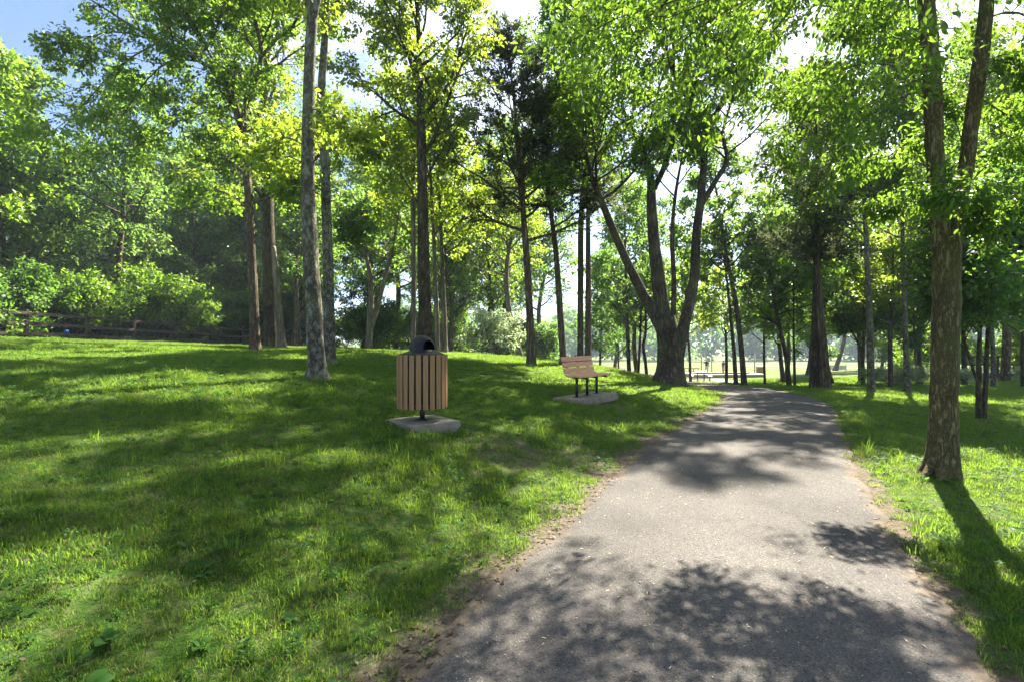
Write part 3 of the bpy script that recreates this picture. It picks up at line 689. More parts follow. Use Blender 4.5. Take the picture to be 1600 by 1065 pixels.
named_tree('elm_tree', 'dark trunk showing between the rough forked tree and the double-stemmed one', 26, [
    [(1507, 594, 10), (1506, 550, 9), (1505, 480, 7), (1502, 380, 5), (1500, 270, 2.5)]], 'bark_dark', 'leaf_cool', [(0, 530, 20, 3.2, 2.2)], 40, dict(nl=12, leaf=.19, twigs=False), group=G_R)
named_tree('elm_tree', 'trunk at the far right edge of the lawn', 23, [
    [(1599, 603, 9), (1598, 550, 8), (1600, 480, 7), (1598, 350, 5), (1600, 200, 2.5)]], 'bark_dark', 'leaf_cool', [(0, 540, 24, 3.4, 2.2)], 41, dict(nl=12, leaf=.18, twigs=False), group=G_R)
named_tree('elm_tree', 'left of two thin ivy-footed trunks right of the grey-barked pair', 27, [
    [(1433, 597, 5), (1431, 560, 4.5), (1428, 500, 4), (1425, 430, 3)]], 'bark_pale', 'leaf_yellow', [(0, 530, 9, 2.6, 1.8)], 42, dict(nl=11, leaf=.19, twigs=False), group=G_R)
named_tree('elm_tree', 'right of two thin ivy-footed trunks, almost hidden by the forked tree', 27.5, [
    [(1440, 597, 4.5), (1439, 560, 4), (1440, 500, 3.5), (1445, 430, 3)]], 'bark_pale', 'leaf', [(0, 530, 9, 2.6, 1.8)], 43, dict(nl=11, leaf=.19, twigs=False), group=G_R)

# ---- slim trees between lawn and field
G_M = 'slim trees along the edge of the field'
FP = dict(nl=11, leaf=.2, twigs=False, nch=(0, 6, 5))
for (lab, D, st, cr, lf, sd) in [
    ('leaning dark trunk, the stouter of the pair in front of the play pit', 26, [(1163, 599, 11), (1158, 540, 9), (1149, 470, 8), (1138, 415, 7), (1128, 360, 5), (1120, 300, 3)], (430, 14, 3.2, 2.0), 'leaf_cool', 51),
    ('thinner of the leaning pair of trunks in front of the play pit', 26.5, [(1150, 598, 7.5), (1146, 540, 6.5), (1140, 480, 5), (1133, 410, 3)], (470, 10, 2.6, 1.8), 'leaf', 52),
    ('short slim trunk seen against the middle of the play pit', 32, [(1135, 591, 6), (1135, 560, 5), (1134, 520, 4), (1130, 470, 3)], (540, 9, 2.6, 1.8), 'leaf_yellow', 53),
    ('very thin trunk at the right end of the play pit', 32, [(1195, 591, 4.5), (1194, 560, 4), (1194, 520, 3.5), (1195, 460, 2.5)], (545, 8, 2.6, 1.8), 'leaf', 54),
    ('dark trunk leaning left between the play pit and the dark cedar', 27, [(1233, 595, 9), (1228, 555, 7.5), (1216, 500, 6), (1206, 450, 5), (1198, 390, 3)], (520, 13, 3.0, 2.0), 'leaf_cool', 55),
    ('thin reddish trunk just left of the dark cedar cluster', 28, [(1242, 592, 5), (1241, 560, 4.5), (1240, 520, 3.5), (1240, 460, 2.5)], (540, 8, 2.2, 1.6), 'leaf', 56),
    ('straight dark trunk standing between the bench and the massive tree', 30, [(983, 584, 7), (981, 530, 6), (979, 460, 5), (977, 390, 4), (976, 330, 2.5)], (520, 14, 3.0, 2.0), 'leaf_cool', 57),
    ('thinnest of three dark trunks left of the massive tree', 34, [(997, 584, 4.5), (999, 550, 4), (1001, 510, 3.5), (1002, 460, 2.5)], (530, 9, 2.6, 1.8), 'leaf', 58),
    ('crooked dark trunk nearest the massive tree on its left', 34, [(1011, 584, 5.5), (1008, 560, 5), (1005, 540, 5), (1009, 515, 4), (1008, 460, 3)], (525, 10, 2.8, 2.0), 'leaf_cool', 59),
    ('thin trunk touching the right side of the massive tree', 30, [(1067, 591, 5.5), (1067, 550, 4.5), (1070, 500, 4), (1073, 430, 3)], (520, 9, 2.6, 1.8), 'leaf', 60),
    ('thin trunk a little right of the massive tree, beside the picnic table', 36, [(1079, 584, 4.5), (1077, 550, 4), (1075, 520, 3.5), (1075, 460, 2.5)], (540, 9, 2.8, 2.0), 'leaf_yellow', 61)]:
    named_tree('slim_tree', lab, D, [st], 'bark_dark', lf, [(0, *cr)], sd, FP, sides=8, flare=.4, group=G_M)

# ---- generic woodland trees (shared meshes)
def generic(seed, hgt, rad, z0, L0, L1, nlimb, leaf, bark, P, shrub=False, **kw):
    T = Tree(seed); rng = T.rng; Pp = dict(BASEP); Pp.update(P)
    if shrub:
        for k in range(5):
            az = k * 1.26 + rng.uniform(-.4, .4); d = np.array([math.cos(az) * .5, math.sin(az) * .5, 1])
            pts = np.array([(0, 0, -.05) + d * hgt * f + np.append(rng.normal(0, .06 * hgt, 2), 0) * f for f in np.linspace(0, .75, 4)])
            line, ro = T.stem(pts, np.linspace(rad, rad * .3, 4), 5, sub=2)
            limbs_on(T, line, ro, z0, nlimb, L0, L1, Pp, ang=(45, 115))
    else:
        n = 7; off = np.cumsum(rng.normal(0, .03 * hgt, (n, 2)), 0) * .5; off[0] = 0
        pts = np.c_[off, np.linspace(-.05, hgt, n)]
        line, ro = T.stem(pts, rad * np.array([1.15, .95, .85, .7, .5, .3, .12]), 8, .5)
        limbs_on(T, line, ro, z0, nlimb, L0, L1, Pp)
        T.limb(line[-1], line[-1] - line[-3], L1, ro[-1], 1, Pp)
    return T, bark, leaf, kw

PROTO = {}
def place(key, gen, name, spots, label, cat, group):
    """copies of one generated plant at spots (x, y, turn, size); the first call builds it"""
    for (x, y, rz, sc) in spots:
        loc = (x, y, gz(x, y))
        if key not in PROTO:
            T, bark, leaf, kw = gen
            r = T.build(name, (0, 0, 0), bark, leaf, label, cat, group, **kw); PROTO[key] = r
            r.location = loc; r.rotation_euler = (0, 0, rz); r.scale = (sc,) * 3
        else:
            copy_tree(PROTO[key], loc, rz, (sc,) * 3, label, group)

WP = dict(nl=15, leaf=.25, twigs=False, nch=(0, 7, 5), spread=.16)
rg = np.random.default_rng(77)
GENS = [generic(101, 15, .20, 4.0, 3.6, 2.0, 22, 'leaf_cool', 'bark_brown', WP), generic(102, 13, .16, 2.5, 3.2, 1.8, 22, 'leaf', 'bark_dark', WP),
        generic(103, 17, .24, 6.0, 3.8, 2.2, 22, 'leaf_yellow', 'bark_pale', WP), generic(104, 10, .11, 1.6, 2.6, 1.5, 20, 'leaf_deep', 'bark_dark', WP)]
SHRUBS = [generic(111, 2.6, .035, .02, 1.5, .9, 6, 'leaf_deep', 'bark_dark', dict(WP, leaf=.16, nl=14, spread=.12, nch=(0, 5, 4)), True),
          generic(112, 3.4, .04, .02, 1.9, 1.1, 6, 'leaf', 'bark_brown', dict(WP, leaf=.18, nl=14, spread=.13, nch=(0, 5, 4)), True)]
PALE_PLANT = generic(113, 1.0, .012, .15, .7, .5, 4, 'flower_lit_leaf', 'bark_brown', dict(WP, leaf=.09, nl=9, spread=.07, nch=(0, 4, 4)), True)

def scatter(n, fn, mind, tries=4000):
    out = []
    for _ in range(tries):
        if len(out) >= n: break
        p = fn()
        if p is None: continue
        if all((p[0] - q[0]) ** 2 + (p[1] - q[1]) ** 2 > mind * mind for q in out): out.append(p)
    return out
def f_fence():
    y = rg.uniform(13, 48); x = fence_x(y) - rg.uniform(2.5, 24)
    return (x, y) if x / y > -1.5 else None
def f_near():
    y = rg.uniform(33, 46); s = rg.uniform(-.47, .03); return (s * y, y)
def f_back():
    y = rg.uniform(46, 62); s = rg.uniform(-.60, .09); return (s * y, y)
def f_mid():
    y = rg.uniform(36, 60); s = rg.uniform(.17, .60); return None if .33 < s < .53 else (s * y, y) if abs(s * y - np.interp(y, PC[:, 1], PC[:, 0])) > 2.5 and not (49 < y < 60 and 16 < s * y < 28) else None
def f_farleft():
    y = rg.uniform(50, 72); s = rg.uniform(-.95, -.5); return (s * y, y)
def f_right():
    y = rg.uniform(31, 75); s = rg.uniform(.58, 1.25); return (s * y, y)
def f_rnear():
    y = rg.uniform(27, 36); s = rg.uniform(.72, 1.15); return (s * y, y)
LOOK = ('brown-trunked tree with cool green leaves', 'dark-trunked leafy green tree', 'pale-trunked tall yellow-green tree', 'low-crowned deep green young tree')
for fn, n, md, lab, grp, wts, sr in (
        (f_fence, 26, 3.2, 'in the woods behind the rail fence', 'woodland trees behind the rail fence', (.3, .3, .1, .3), (.82, 1.08)),
        (f_near, 11, 3.4, 'at the front of the wood beyond the lawn', 'trees at the front of the wood', (.3, .3, .3, .1), (.72, 1.0)),
        (f_back, 13, 5.0, 'deep in the wood beyond the lawn', 'woodland trees beyond the lawn', (.3, .25, .3, .15), (1.0, 1.4)),
        (f_mid, 9, 4.5, 'along the near edge of the sunny field', 'trees along the near edge of the field', (.25, .35, .1, .3), (.65, .95)),
        (f_farleft, 10, 4.0, 'far back beyond the fence woods', 'trees far behind the fence', (.25, .2, .45, .1), (.95, 1.25)),
        (f_rnear, 1, 5, 'close behind the right lawn', 'trees close behind the right lawn', (.2, .4, .1, .3), (.8, 1.1)),
        (f_right, 22, 5.5, 'in the background beyond the right lawn', 'background trees on the right', (.3, .3, .2, .2), (.9, 1.3))):
    pts = scatter(n, fn, md); ch = rg.choice(4, len(pts), p=wts)
    for g in range(4):
        sp = [(p[0], p[1], rg.uniform(0, 6.28), rg.uniform(*sr)) for p, c in zip(pts, ch) if c == g]
        place(('tree', g), GENS[g], 'woodland_tree', sp, LOOK[g] + ' ' + lab, 'tree', grp)

def f_hedge():
    y = rg.uniform(15, 46); return (fence_x(y) - rg.uniform(1.2, 9), y)
def f_edge():
    y = rg.uniform(38, 62); s = rg.uniform(-.58, .06); return (s * y, y)
def f_rshrub():
    y = rg.uniform(30, 60); s = rg.uniform(.66, 1.2); return (s * y, y)
for k, (fn, n, md, lab, grp) in enumerate((
        (f_hedge, 64, 1.25, 'shrub growing right behind the rail fence', 'shrubs behind the rail fence'),
        (f_edge, 36, 2.2, 'understorey shrub at the edge of the wood beyond the lawn', 'shrubs at the wood edge'),
        (f_rshrub, 10, 3, 'shrub beyond the right lawn', 'shrubs beyond the right lawn'))):
    pts = scatter(n, fn, md); ch = rg.choice(2, len(pts))
    for g in range(2):
        sp = [(p[0], p[1], rg.uniform(0, 6.28), rg.uniform(.7, 1.3)) for p, c in zip(pts, ch) if c == g]
        place(('shrub', g), SHRUBS[g], 'shrub', sp, ('deep green ', 'taller mid-green ')[g] + lab, 'shrub', grp)
sp = []
for _ in range(16):
    y = rg.uniform(25.5, 31); s_ = rg.uniform(.70, 1.15); sp.append((s_ * y, y, rg.uniform(0, 6.28), rg.uniform(.5, .9)))
place('flower_lit_leaf', PALE_PLANT, 'pale_shrub', sp, 'pale-flowered weed clump along the far side of the right lawn', 'shrub', 'pale flowering clumps')
place('flower_lit_leaf', PALE_PLANT, 'pale_shrub', [(-1.3, 33, 1.0, 2.6)], 'tall shrub at the wood edge right of the trash can, leaves coloured pale as if sunlit', 'shrub', None)  # sunlit shine of its leaves is put into the pale colour
# unseen tree added right of the frame to shade the path and lawn
place(('tree', 1), GENS[1], 'woodland_tree', [(15.5, 5.0, 2.2, .8)], 'unseen tree added outside the right edge of the picture for its shade', 'tree', None)

# far wood beyond the field: one mass
def far_wood():
    rng = np.random.default_rng(5); V = []; Qn = []; TN = []; k = 0
    for i in range(170):
        x = rng.uniform(-60, 330); y = 192 + rng.uniform(0, 40) + .04 * x; z = gz(x, y); hgt = rng.uniform(17, 26); r = rng.uniform(4, 6.5)
        n = 420; th = rng.uniform(0, 6.28, n); ph = np.arccos(rng.uniform(-1, 1, n)); rr = rng.uniform(.6, 1.05, n)
        c = np.c_[np.cos(th) * np.sin(ph) * r, np.sin(th) * np.sin(ph) * r, np.cos(ph) * hgt * .5] * rr[:, None] + (x, y, z + hgt * .52)
        d = rng.normal(0, 1, (n, 3)); d /= np.linalg.norm(d, axis=1)[:, None]; b = np.cross(d, rng.normal(0, 1, (n, 3))); b /= np.linalg.norm(b, axis=1)[:, None]
        s = rng.uniform(.5, 1.0, n)[:, None]
        V.append(np.stack([c - d * s, c + b * s * .7, c + d * s, c - b * s * .7], 1).reshape(-1, 3)); Qn.append(np.arange(n)[:, None] * 4 + [0, 1, 2, 3] + k); k += 4 * n; TN.append(rng.uniform(.2, .8, n))
    tag(link('far_wood', quads_mesh('far_wood', np.concatenate(V), np.concatenate(Qn), M['leaf_deep'], False, np.concatenate(TN))), 'distant wood along the far side of the field', 'wood', kind='stuff')
far_wood()

# ------------------------------------------------------------------ grass, weeds, litter (stuff)
PROTOS = bpy.data.collections.new('plant_pieces')
def blades(name, n, h, spread, w, mat, seed, lean=.5, seg=2, broad=False):
    rng = np.random.default_rng(seed); V, Q, TN = [], [], []
    for i in range(n):
        a = rng.uniform(0, 6.28); r = spread * math.sqrt(rng.uniform(0, 1)); p = np.array([r * math.cos(a), r * math.sin(a), -.005])
        hh = h * rng.uniform(.5, 1.25); ww = w * rng.uniform(.7, 1.3); az = rng.uniform(0, 6.28) if rng.uniform() < .5 else a + rng.normal(0, .6); ln = lean * rng.uniform(.2, 1.3)
        d = np.array([math.cos(az), math.sin(az), 0]); b = np.array([-math.sin(az + rng.normal(0, .4)), math.cos(az), 0]) * ww / 2
        k = len(V); mid = p + d * hh * ln * .35 + (0, 0, hh * .6); tip = p + d * hh * ln + (0, 0, hh * (1 - .25 * ln))
        wm = 1.0 if not broad else 2.2
        V += [p - b, p + b, mid + b * .8 * wm, mid - b * .8 * wm, tip + b * .1, tip - b * .1]
        Q += [(k, k + 1, k + 2, k + 3), (k + 3, k + 2, k + 4, k + 5)]; t = np.clip(rng.normal(.5, .22), 0, 1); TN += [t, t]
    o = bpy.data.objects.new(name, quads_mesh(name, V, Q, mat, False, TN)); PROTOS.objects.link(o); return o
def rosette(name, n, L, seed, mat, h=.03):
    rng = np.random.default_rng(seed); V, Q, TN = [], [], []
    for i in range(n):
        az = rng.uniform(0, 6.28); r = rng.uniform(.1, 1) * L * 1.6; c = np.array([math.cos(az) * r, math.sin(az) * r, rng.uniform(.4, 1.3) * h])
        d = np.array([math.cos(az + rng.normal(0, .8)), math.sin(az + rng.normal(0, .8)), rng.normal(.1, .35)]); d /= np.linalg.norm(d); b = np.cross(d, (rng.normal(0, .3), rng.normal(0, .3), 1)); b /= np.linalg.norm(b); l = L * rng.uniform(.6, 1.3); k = len(V)
        V += [c, c + d * l * .4 + b * l * .38, c + d * l, c + d * l * .4 - b * l * .38]; Q.append((k, k + 1, k + 2, k + 3)); TN.append(np.clip(rng.normal(.55, .2), 0, 1))
    o = bpy.data.objects.new(name, quads_mesh(name, V, Q, mat, False, TN)); PROTOS.objects.link(o); return o
blades('a0_short', 46, .050, .085, .0045, M['grass'], 1, .8)
blades('a1_short', 46, .066, .09, .005, M['grass'], 2, .9)
blades('a2_short', 42, .042, .10, .004, M['grass'], 3, 1.0)
blades('a3_tall', 14, .15, .045, .0065, M['grass'], 4, .55)
blades('a4_dry', 22, .05, .10, .003, M['grass_dry'], 5, 1.5)
rosette('a5_clover', 26, .026, 6, M['weed'], .045)
rosette('a6_broad', 11, .055, 7, M['weed'], .04)
blades('b0_patch', 80, .066, .26, .010, M['grass'], 8, .8)
blades('b1_patch', 80, .058, .28, .011, M['grass'], 9, .9)
blades('c0_far', 60, .10, .5, .022, M['grass'], 10, .8)

def gn_scatter(name, P, kind, rot, scl, label, cat):
    me = bpy.data.meshes.new(name); me.vertices.add(len(P)); me.vertices.foreach_set('co', np.asarray(P, np.float32).ravel())
    a = me.attributes.new('kind_index', 'INT', 'POINT'); a.data.foreach_set('value', np.asarray(kind, np.int32))
    a = me.attributes.new('turn', 'FLOAT_VECTOR', 'POINT'); a.data.foreach_set('vector', np.asarray(rot, np.float32).ravel())
    a = me.attributes.new('size', 'FLOAT', 'POINT'); a.data.foreach_set('value', np.asarray(scl, np.float32))
    o = tag(link(name, me), label, cat, kind='stuff')
    ng = bpy.data.node_groups.new(name, 'GeometryNodeTree')
    ng.interface.new_socket('Geometry', in_out='INPUT', socket_type='NodeSocketGeometry'); ng.interface.new_socket('Geometry', in_out='OUTPUT', socket_type='NodeSocketGeometry')
    N, L = ng.nodes, ng.links
    gi, go = N.new('NodeGroupInput'), N.new('NodeGroupOutput'); ip = N.new('GeometryNodeInstanceOnPoints'); ci = N.new('GeometryNodeCollectionInfo')
    ci.inputs['Collection'].default_value = PROTOS; ci.inputs['Separate Children'].default_value = True; ci.inputs['Reset Children'].default_value = True
    def na(nm, ty):
        q = N.new('GeometryNodeInputNamedAttribute'); q.data_type = ty; q.inputs['Name'].default_value = nm; return q.outputs['Attribute']
    ip.inputs['Pick Instance'].default_value = True
    L.new(gi.outputs[0], ip.inputs['Points']); L.new(ci.outputs[0], ip.inputs['Instance']); L.new(na('kind_index', 'INT'), ip.inputs['Instance Index'])
    L.new(na('turn', 'FLOAT_VECTOR'), ip.inputs['Rotation']); L.new(na('size', 'FLOAT'), ip.inputs['Scale']); L.new(ip.outputs[0], go.inputs[0])
    md = o.modifiers.new('scatter', 'NODES'); md.node_group = ng
    return o

def build_grass():
    rng = np.random.default_rng(9); PX, PY, K, S = [], [], [], []
    def zone(y0, y1, dens, kinds, probs, smin, smax, bkeep):
        xm = lambda y: y * 1.12 + 2.0
        A = (y1 - y0) * 2 * (xm(y1)); n = int(A * dens); y = rng.uniform(y0, y1, n); x = rng.uniform(-1, 1, n) * xm(y1)
        ok = np.abs(x) < xm(y); x, y = x[ok], y[ok]
        b = bare_mask(x, y); d, _ = path_dist(x, y); w = wood_mask(x, y)
        patch = .5 + .5 * wob(x, y, .8, 5)
        keep = (d > HALF - .02 + .06 * wob(x, y, 5)) & (rng.uniform(0, 1, len(x)) > b * bkeep) & (rng.uniform(0, 1, len(x)) > w * .85) & (rng.uniform(0, 1, len(x)) < .55 + .6 * patch)
        for cx, cy_, hx, hy, a in PADS:
            u = (x - cx) * math.cos(a) + (y - cy_) * math.sin(a); v = -(x - cx) * math.sin(a) + (y - cy_) * math.cos(a)
            keep &= ~((np.abs(u) < hx + .03) & (np.abs(v) < hy + .03))
        x, y = x[keep], y[keep]; k = rng.choice(kinds, len(x), p=probs)
        PX.append(x); PY.append(y); K.append(k); S.append(rng.uniform(smin, smax, len(x)) * (.8 + .35 * wob(x, y, .6, 8)))
    zone(-1.5, 6, 400, [0, 1, 2, 3, 4, 5, 6], [.27, .23, .24, .015, .18, .05, .015], .7, 1.3, .90)
    zone(.8, 3.6, 220, [0, 1, 2, 4], [.3, .25, .3, .15], .6, 1.1, .92)
    zone(6, 13, 180, [0, 1, 2, 3, 4, 5, 6], [.29, .26, .25, .01, .11, .06, .02], 1.0, 1.7, .88)
    zone(13, 26, 30, [7, 8], [.5, .5], .8, 1.3, .85)
    zone(26, 48, 7, [9], [1.0], .7, 1.2, .8)
    x, y, k, s = map(np.concatenate, (PX, PY, K, S)); z = terrain(x, y)
    rot = np.c_[rng.normal(0, .12, len(x)), rng.normal(0, .12, len(x)), rng.uniform(0, 6.28, len(x))]
    gn_scatter('grass', np.c_[x, y, z], k, rot, s, 'short mown grass and clover covering the lawns', 'grass')
CAN = (-1.2, 6.85); BEN = (1.62, 11.05); BANG = math.atan2(1.11, .783)
PADS = [(*CAN, .37, .37, R(38)), (*BEN, .86, .36, BANG), (15.2, 40.5, 2.6, 2.2, .1)]
build_grass()

def litter(name, n, L, asp, mat, fn, label, cat, seed, lift=.006):
    rng = np.random.default_rng(seed); x, y = fn(rng, n); n = len(x); z = terrain(x, y) + lift
    d, pz = path_dist(x, y); z = np.where(d < HALF, pz + .012 + .02 * (1 - (d / HALF) ** 2) + .004, z)
    az = rng.uniform(0, 6.28, n); l = L * rng.uniform(.5, 1.4, n)[:, None]; t = rng.normal(0, .18, n)
    dv = np.c_[np.cos(az), np.sin(az), t]; b = np.c_[-np.sin(az), np.cos(az), rng.normal(0, .3, n)]; c = np.c_[x, y, z]; up = np.array([0, 0, 1.])
    V = np.stack([c, c + dv * l * .5 + b * l * asp + up * l * .08, c + dv * l + up * np.abs(l) * .05, c + dv * l * .5 - b * l * asp + up * l * .1], 1)
    V[..., 2] = np.maximum(V[..., 2], z[:, None] - .001)
    tag(link(name, quads_mesh(name, V.reshape(-1, 3), np.arange(n)[:, None] * 4 + [0, 1, 2, 3], mat, False, rng.uniform(0, 1, n))), label, cat, kind='stuff')
def on_path(rng, n):
    i = rng.integers(60, 330, n * 2); w = rng.uniform(-1.12, 1.12, n * 2); i = i[:n]; w = w[:n]; p = PC[i] + PN[i] * w[:, None] + rng.normal(0, .04, (n, 2)); return p[:, 0], p[:, 1]
def on_edge(rng, n):
    i = rng.integers(60, 300, n); sd = np.where(rng.uniform(0, 1, n) < .82, -1, 1); w = sd * (HALF + np.abs(rng.normal(.05, .22, n)) - .08); p = PC[i] + PN[i] * w[:, None]; return p[:, 0], p[:, 1]
def on_lawn(rng, n):
    y = rng.uniform(1.5, 11, n); x = rng.uniform(-1.05, .9, n) * y; d, _ = path_dist(x, y); k = d > HALF + .1; return x[k], y[k]
litter('seed_husks', 2600, .023, .12, M['seed'], on_path, 'tiny pale seed husks strewn over the asphalt path', 'seeds', 1, .002)
litter('leaf_litter', 7000, .030, .24, M['litter'], on_edge, 'brown dead leaves and bits along the path edges', 'leaf litter', 2)
litter('fallen_leaves', 260, .035, .26, M['litter'], on_lawn, 'scattered dry leaves lying in the lawn', 'fallen leaves', 3, .03)

# ------------------------------------------------------------------ concrete pads, trash can, bench
def pad(name, loc, sx, sy, h, ang, label, cat='slab'):
    me = box_mesh(name, sx, sy, h, M['concrete'], .010, 2)
    bm = bmesh.new(); bm.from_mesh(me); bmesh.ops.subdivide_edges(bm, edges=[e for e in bm.edges if e.calc_length() > .2], cuts=6, use_grid_fill=True)
    for v in bm.verts:
        w = float(wob(v.co.x * 9, v.co.y * 9 + v.co.z * 7, 1)); v.co += Vector((.004 * w, .003 * float(wob(v.co.y * 8, v.co.x * 5 + 3)), .002 * w))
    bm.to_mesh(me); bm.free()
    return tag(link(name, me, None, (loc[0], loc[1], loc[2] - h / 2), (0, 0, ang)), label, cat)
CANZ = .45
pad('concrete_pad', (*CAN, CANZ), .74, .74, .16, R(38), 'small square concrete slab under the trash can')
can = empty('trash_can', (*CAN, CANZ), 0, 'round tan slatted trash can with black dome lid on a post', 'trash can')
link('post', lathe_mesh('post', [(.0, 0), (.035, 0), (.035, .2), (0, .2)], 20, M['black_metal']), can)
link('base_plate', box_mesh('base_plate', .17, .17, .012, M['black_metal'], .003, 1, (0, 0, .008)), can)
link('liner', lathe_mesh('liner', [(.0, .17), (.27, .17), (.305, .185), (.305, .845), (.29, .845), (.29, .30), (0, .30)], 40, M['black_plastic']), can)
NS = 23
slat_me = box_mesh('slat', .020, .066, .70, M['can_slat'], .006, 2)
for k in range(NS):
    a = 2 * math.pi * (k + .35) / NS; link('slat', slat_me, can, (.326 * math.cos(a), .326 * math.sin(a), .17 + .35 + .003 * math.sin(k * 2.3)), (0, 0, a))
for zz in (.22, .80):
    link('hoop', lathe_mesh('hoop', [(.307, zz - .02), (.3145, zz - .02), (.3145, zz + .02), (.307, zz + .02)], 40, M['black_metal']), can)
bolt_me = lathe_mesh('bolt', [(0, .006), (.006, .005), (.008, 0)], 10, M['steel'])
for zz in (.20, .84):
    a = R(-72); link('bolt', bolt_me, can, (.318 * math.cos(a), .318 * math.sin(a), zz), (0, R(90), a))
prof = [(.305, .845), (.303, .872), (.285, .884), (.225, .905), (.195, .914), (.174, .922)] + [(.172 * math.cos(t), .935 + .19 * math.sin(t)) for t in np.linspace(0, math.pi / 2, 26)]
OA = R(-42)
def keep(a, r, z):
    da = (a - OA + math.pi) % (2 * math.pi) - math.pi
    lat = da * .172; hz = z - .93
    return not (abs(lat) < .10 and 0 < hz < .045) and not (hz >= .045 and (lat / .10) ** 2 + ((hz - .045) / .085) ** 2 < 1)
link('lid', lathe_mesh('lid', prof, 96, M['black_plastic'], keep, .006), can)

bench = empty('park_bench', (*BEN, .335), BANG, 'tan slatted park bench on three black posts facing the path', 'bench')
BL = 1.36
pad('concrete_pad', (BEN[0], BEN[1], .335), 1.72, .70, .15, BANG, 'long concrete slab under the park bench')
# local x runs along the bench, local -y is the front (towards the path)
def bslat(w, th, y, z, rx):
    link('slat', box_mesh('slat', BL, w, th, M['bench_slat'], .012, 3), bench, (0, y, z), (rx, 0, 0))
for y, z, rx in ((-.215, .432, R(-14)), (-.10, .442, R(4)), (.015, .434, R(5)), (.125, .452, R(28))):
    bslat(.105, .036, y, z, rx)
for i in range(3):
    t = .535 + i * .118; bslat(.106, .036, .175 + (t - .5) * .26, t + .01, R(75))
for x in (-.47, .0, .47):
    link('leg', lathe_mesh('leg', [(0, 0), (.03, 0), (.03, .40), (0, .40)], 16, M['black_metal']), bench, (x, 0, 0))
    link('foot_plate', box_mesh('foot_plate', .13, .13, .01, M['black_metal'], .002, 1, (0, 0, .006)), bench, (x, 0, 0))
    bm = bmesh.new()
    prof2 = [(-.255, .400), (-.10, .418), (.02, .410), (.125, .425), (.185, .50), (.275, .86)]
    vs = []
    for s_ in (-.02, .02):
        for (yy, z_) in prof2: vs.append(bm.verts.new((s_, yy, z_)))
        for (yy, z_) in reversed(prof2): vs.append(bm.verts.new((s_, yy + (.022 if z_ > .45 else .0), z_ - (.028 if z_ <= .5 else .012))))
    n2 = len(prof2) * 2
    bm.faces.new(vs[:n2]); bm.faces.new(list(reversed(vs[n2:])))
    for i in range(n2): bm.faces.new((vs[i], vs[n2 + i], vs[n2 + (i + 1) % n2], vs[(i + 1) % n2]))
    bmesh.ops.recalc_face_normals(bm, faces=bm.faces[:])
    me = bpy.data.meshes.new('bracket'); bm.to_mesh(me); bm.free(); me.materials.append(M['black_metal']); link('bracket', me, bench, (x, 0, 0))

# ------------------------------------------------------------------ rail fence
fence = empty('rail_fence', (fence_x(13.8), 13.8, 0), 0, 'weathered dark three-rail wooden fence along the left woods', 'fence')
FO = np.array([fence_x(13.8), 13.8, 0])
post_me = box_mesh('post', .13, .13, 1.5, M['fence_wood'], .012, 1, (0, 0, .5))
fp = [(fence_x(y), y) for y in 13.8 + 2.34 * np.arange(12)]
fa = math.atan2(1, .3)
frng = np.random.default_rng(4)
for i, (x, y) in enumerate(fp):
    z = gz(x, y); link('post', post_me, fence, tuple(np.array([x, y, z + .03]) - FO), (frng.normal(0, .02), frng.normal(0, .02), fa))
    if i + 1 < len(fp):
        x2, y2 = fp[i + 1]; z2 = gz(x2, y2)
        for hz in (.20, .66, 1.12):
            p = np.array([x, y, z + hz + frng.normal(0, .015)]); q = np.array([x2, y2, z2 + hz + frng.normal(0, .015)]); dv = q - p; L = np.linalg.norm(dv)
            nrm = np.array([math.sin(fa), -math.cos(fa), 0]) * .082
            link('rail', box_mesh('rail', L - .01, .032, .145, M['fence_wood'], .005, 1), fence, tuple((p + q) / 2 + nrm - FO), (0, -math.asin(dv[2] / L), fa))

def blob(name, r, mat, seed, label, cat, loc, sq=(1, 1, 1)):
    bm = bmesh.new(); bmesh.ops.create_icosphere(bm, subdivisions=3, radius=r); rng = np.random.default_rng(seed)
    for v in bm.verts: v.co = Vector((v.co.x * sq[0], v.co.y * sq[1], v.co.z * sq[2])) * (1 + .28 * float(wob(v.co.x * 9 / r * .2, v.co.y * 9 / r * .2 + v.co.z * 13, 1, seed)))
    me = bpy.data.meshes.new(name); bm.to_mesh(me); bm.free(); me.materials.append(mat)
    return tag(link(name, me, None, loc), label, cat)
p = pix(114, 519, 25.2)
blob('blue_bag', .10, M['blue_plastic'], 3, 'small crumpled bright blue bag hanging in the shrubs at the fence', 'bag', (p[0] - .3, p[1], p[2]), (1, .7, 1.15))

# ------------------------------------------------------------------ picnic table, play pit, people, footbridge
tp = pix(1095, 594, 40); TX, TY = tp[0], tp[1]; TZ = gz(TX, TY)
pad('concrete_pad', (TX + .6, TY + .3, TZ + .06), 5.0, 4.2, .14, .1, 'broad concrete slab under the far picnic table')
tb = empty('picnic_table', (TX, TY, TZ + .06), -.34, 'white-topped picnic table with side benches beyond the bend', 'picnic table')
for k in range(5): link('board', box_mesh('board', .145, 1.8, .04, M['white_paint'], .006, 1), tb, (-.31 + k * .155, 0, .75))
for s_ in (-1, 1):
    for k in range(2): link('bench_board', box_mesh('bench_board', .13, 1.8, .04, M['white_paint'], .006, 1), tb, (s_ * (.60 + k * .14), 0, .45))
    for y in (-.62, .62):
        link('bench_leg', box_mesh('bench_leg', .05, .05, .43, M['black_metal'], .004, 1, (0, 0, .215)), tb, (s_ * .66, y, 0))
        link('leg', box_mesh('leg', .06, .06, .73, M['black_metal'], .004, 1, (0, 0, .365)), tb, (s_ * .24, y, 0))
for y in (-.62, .62): link('brace', box_mesh('brace', 1.44, .045, .05, M['black_metal'], .004, 1), tb, (0, y, .16))

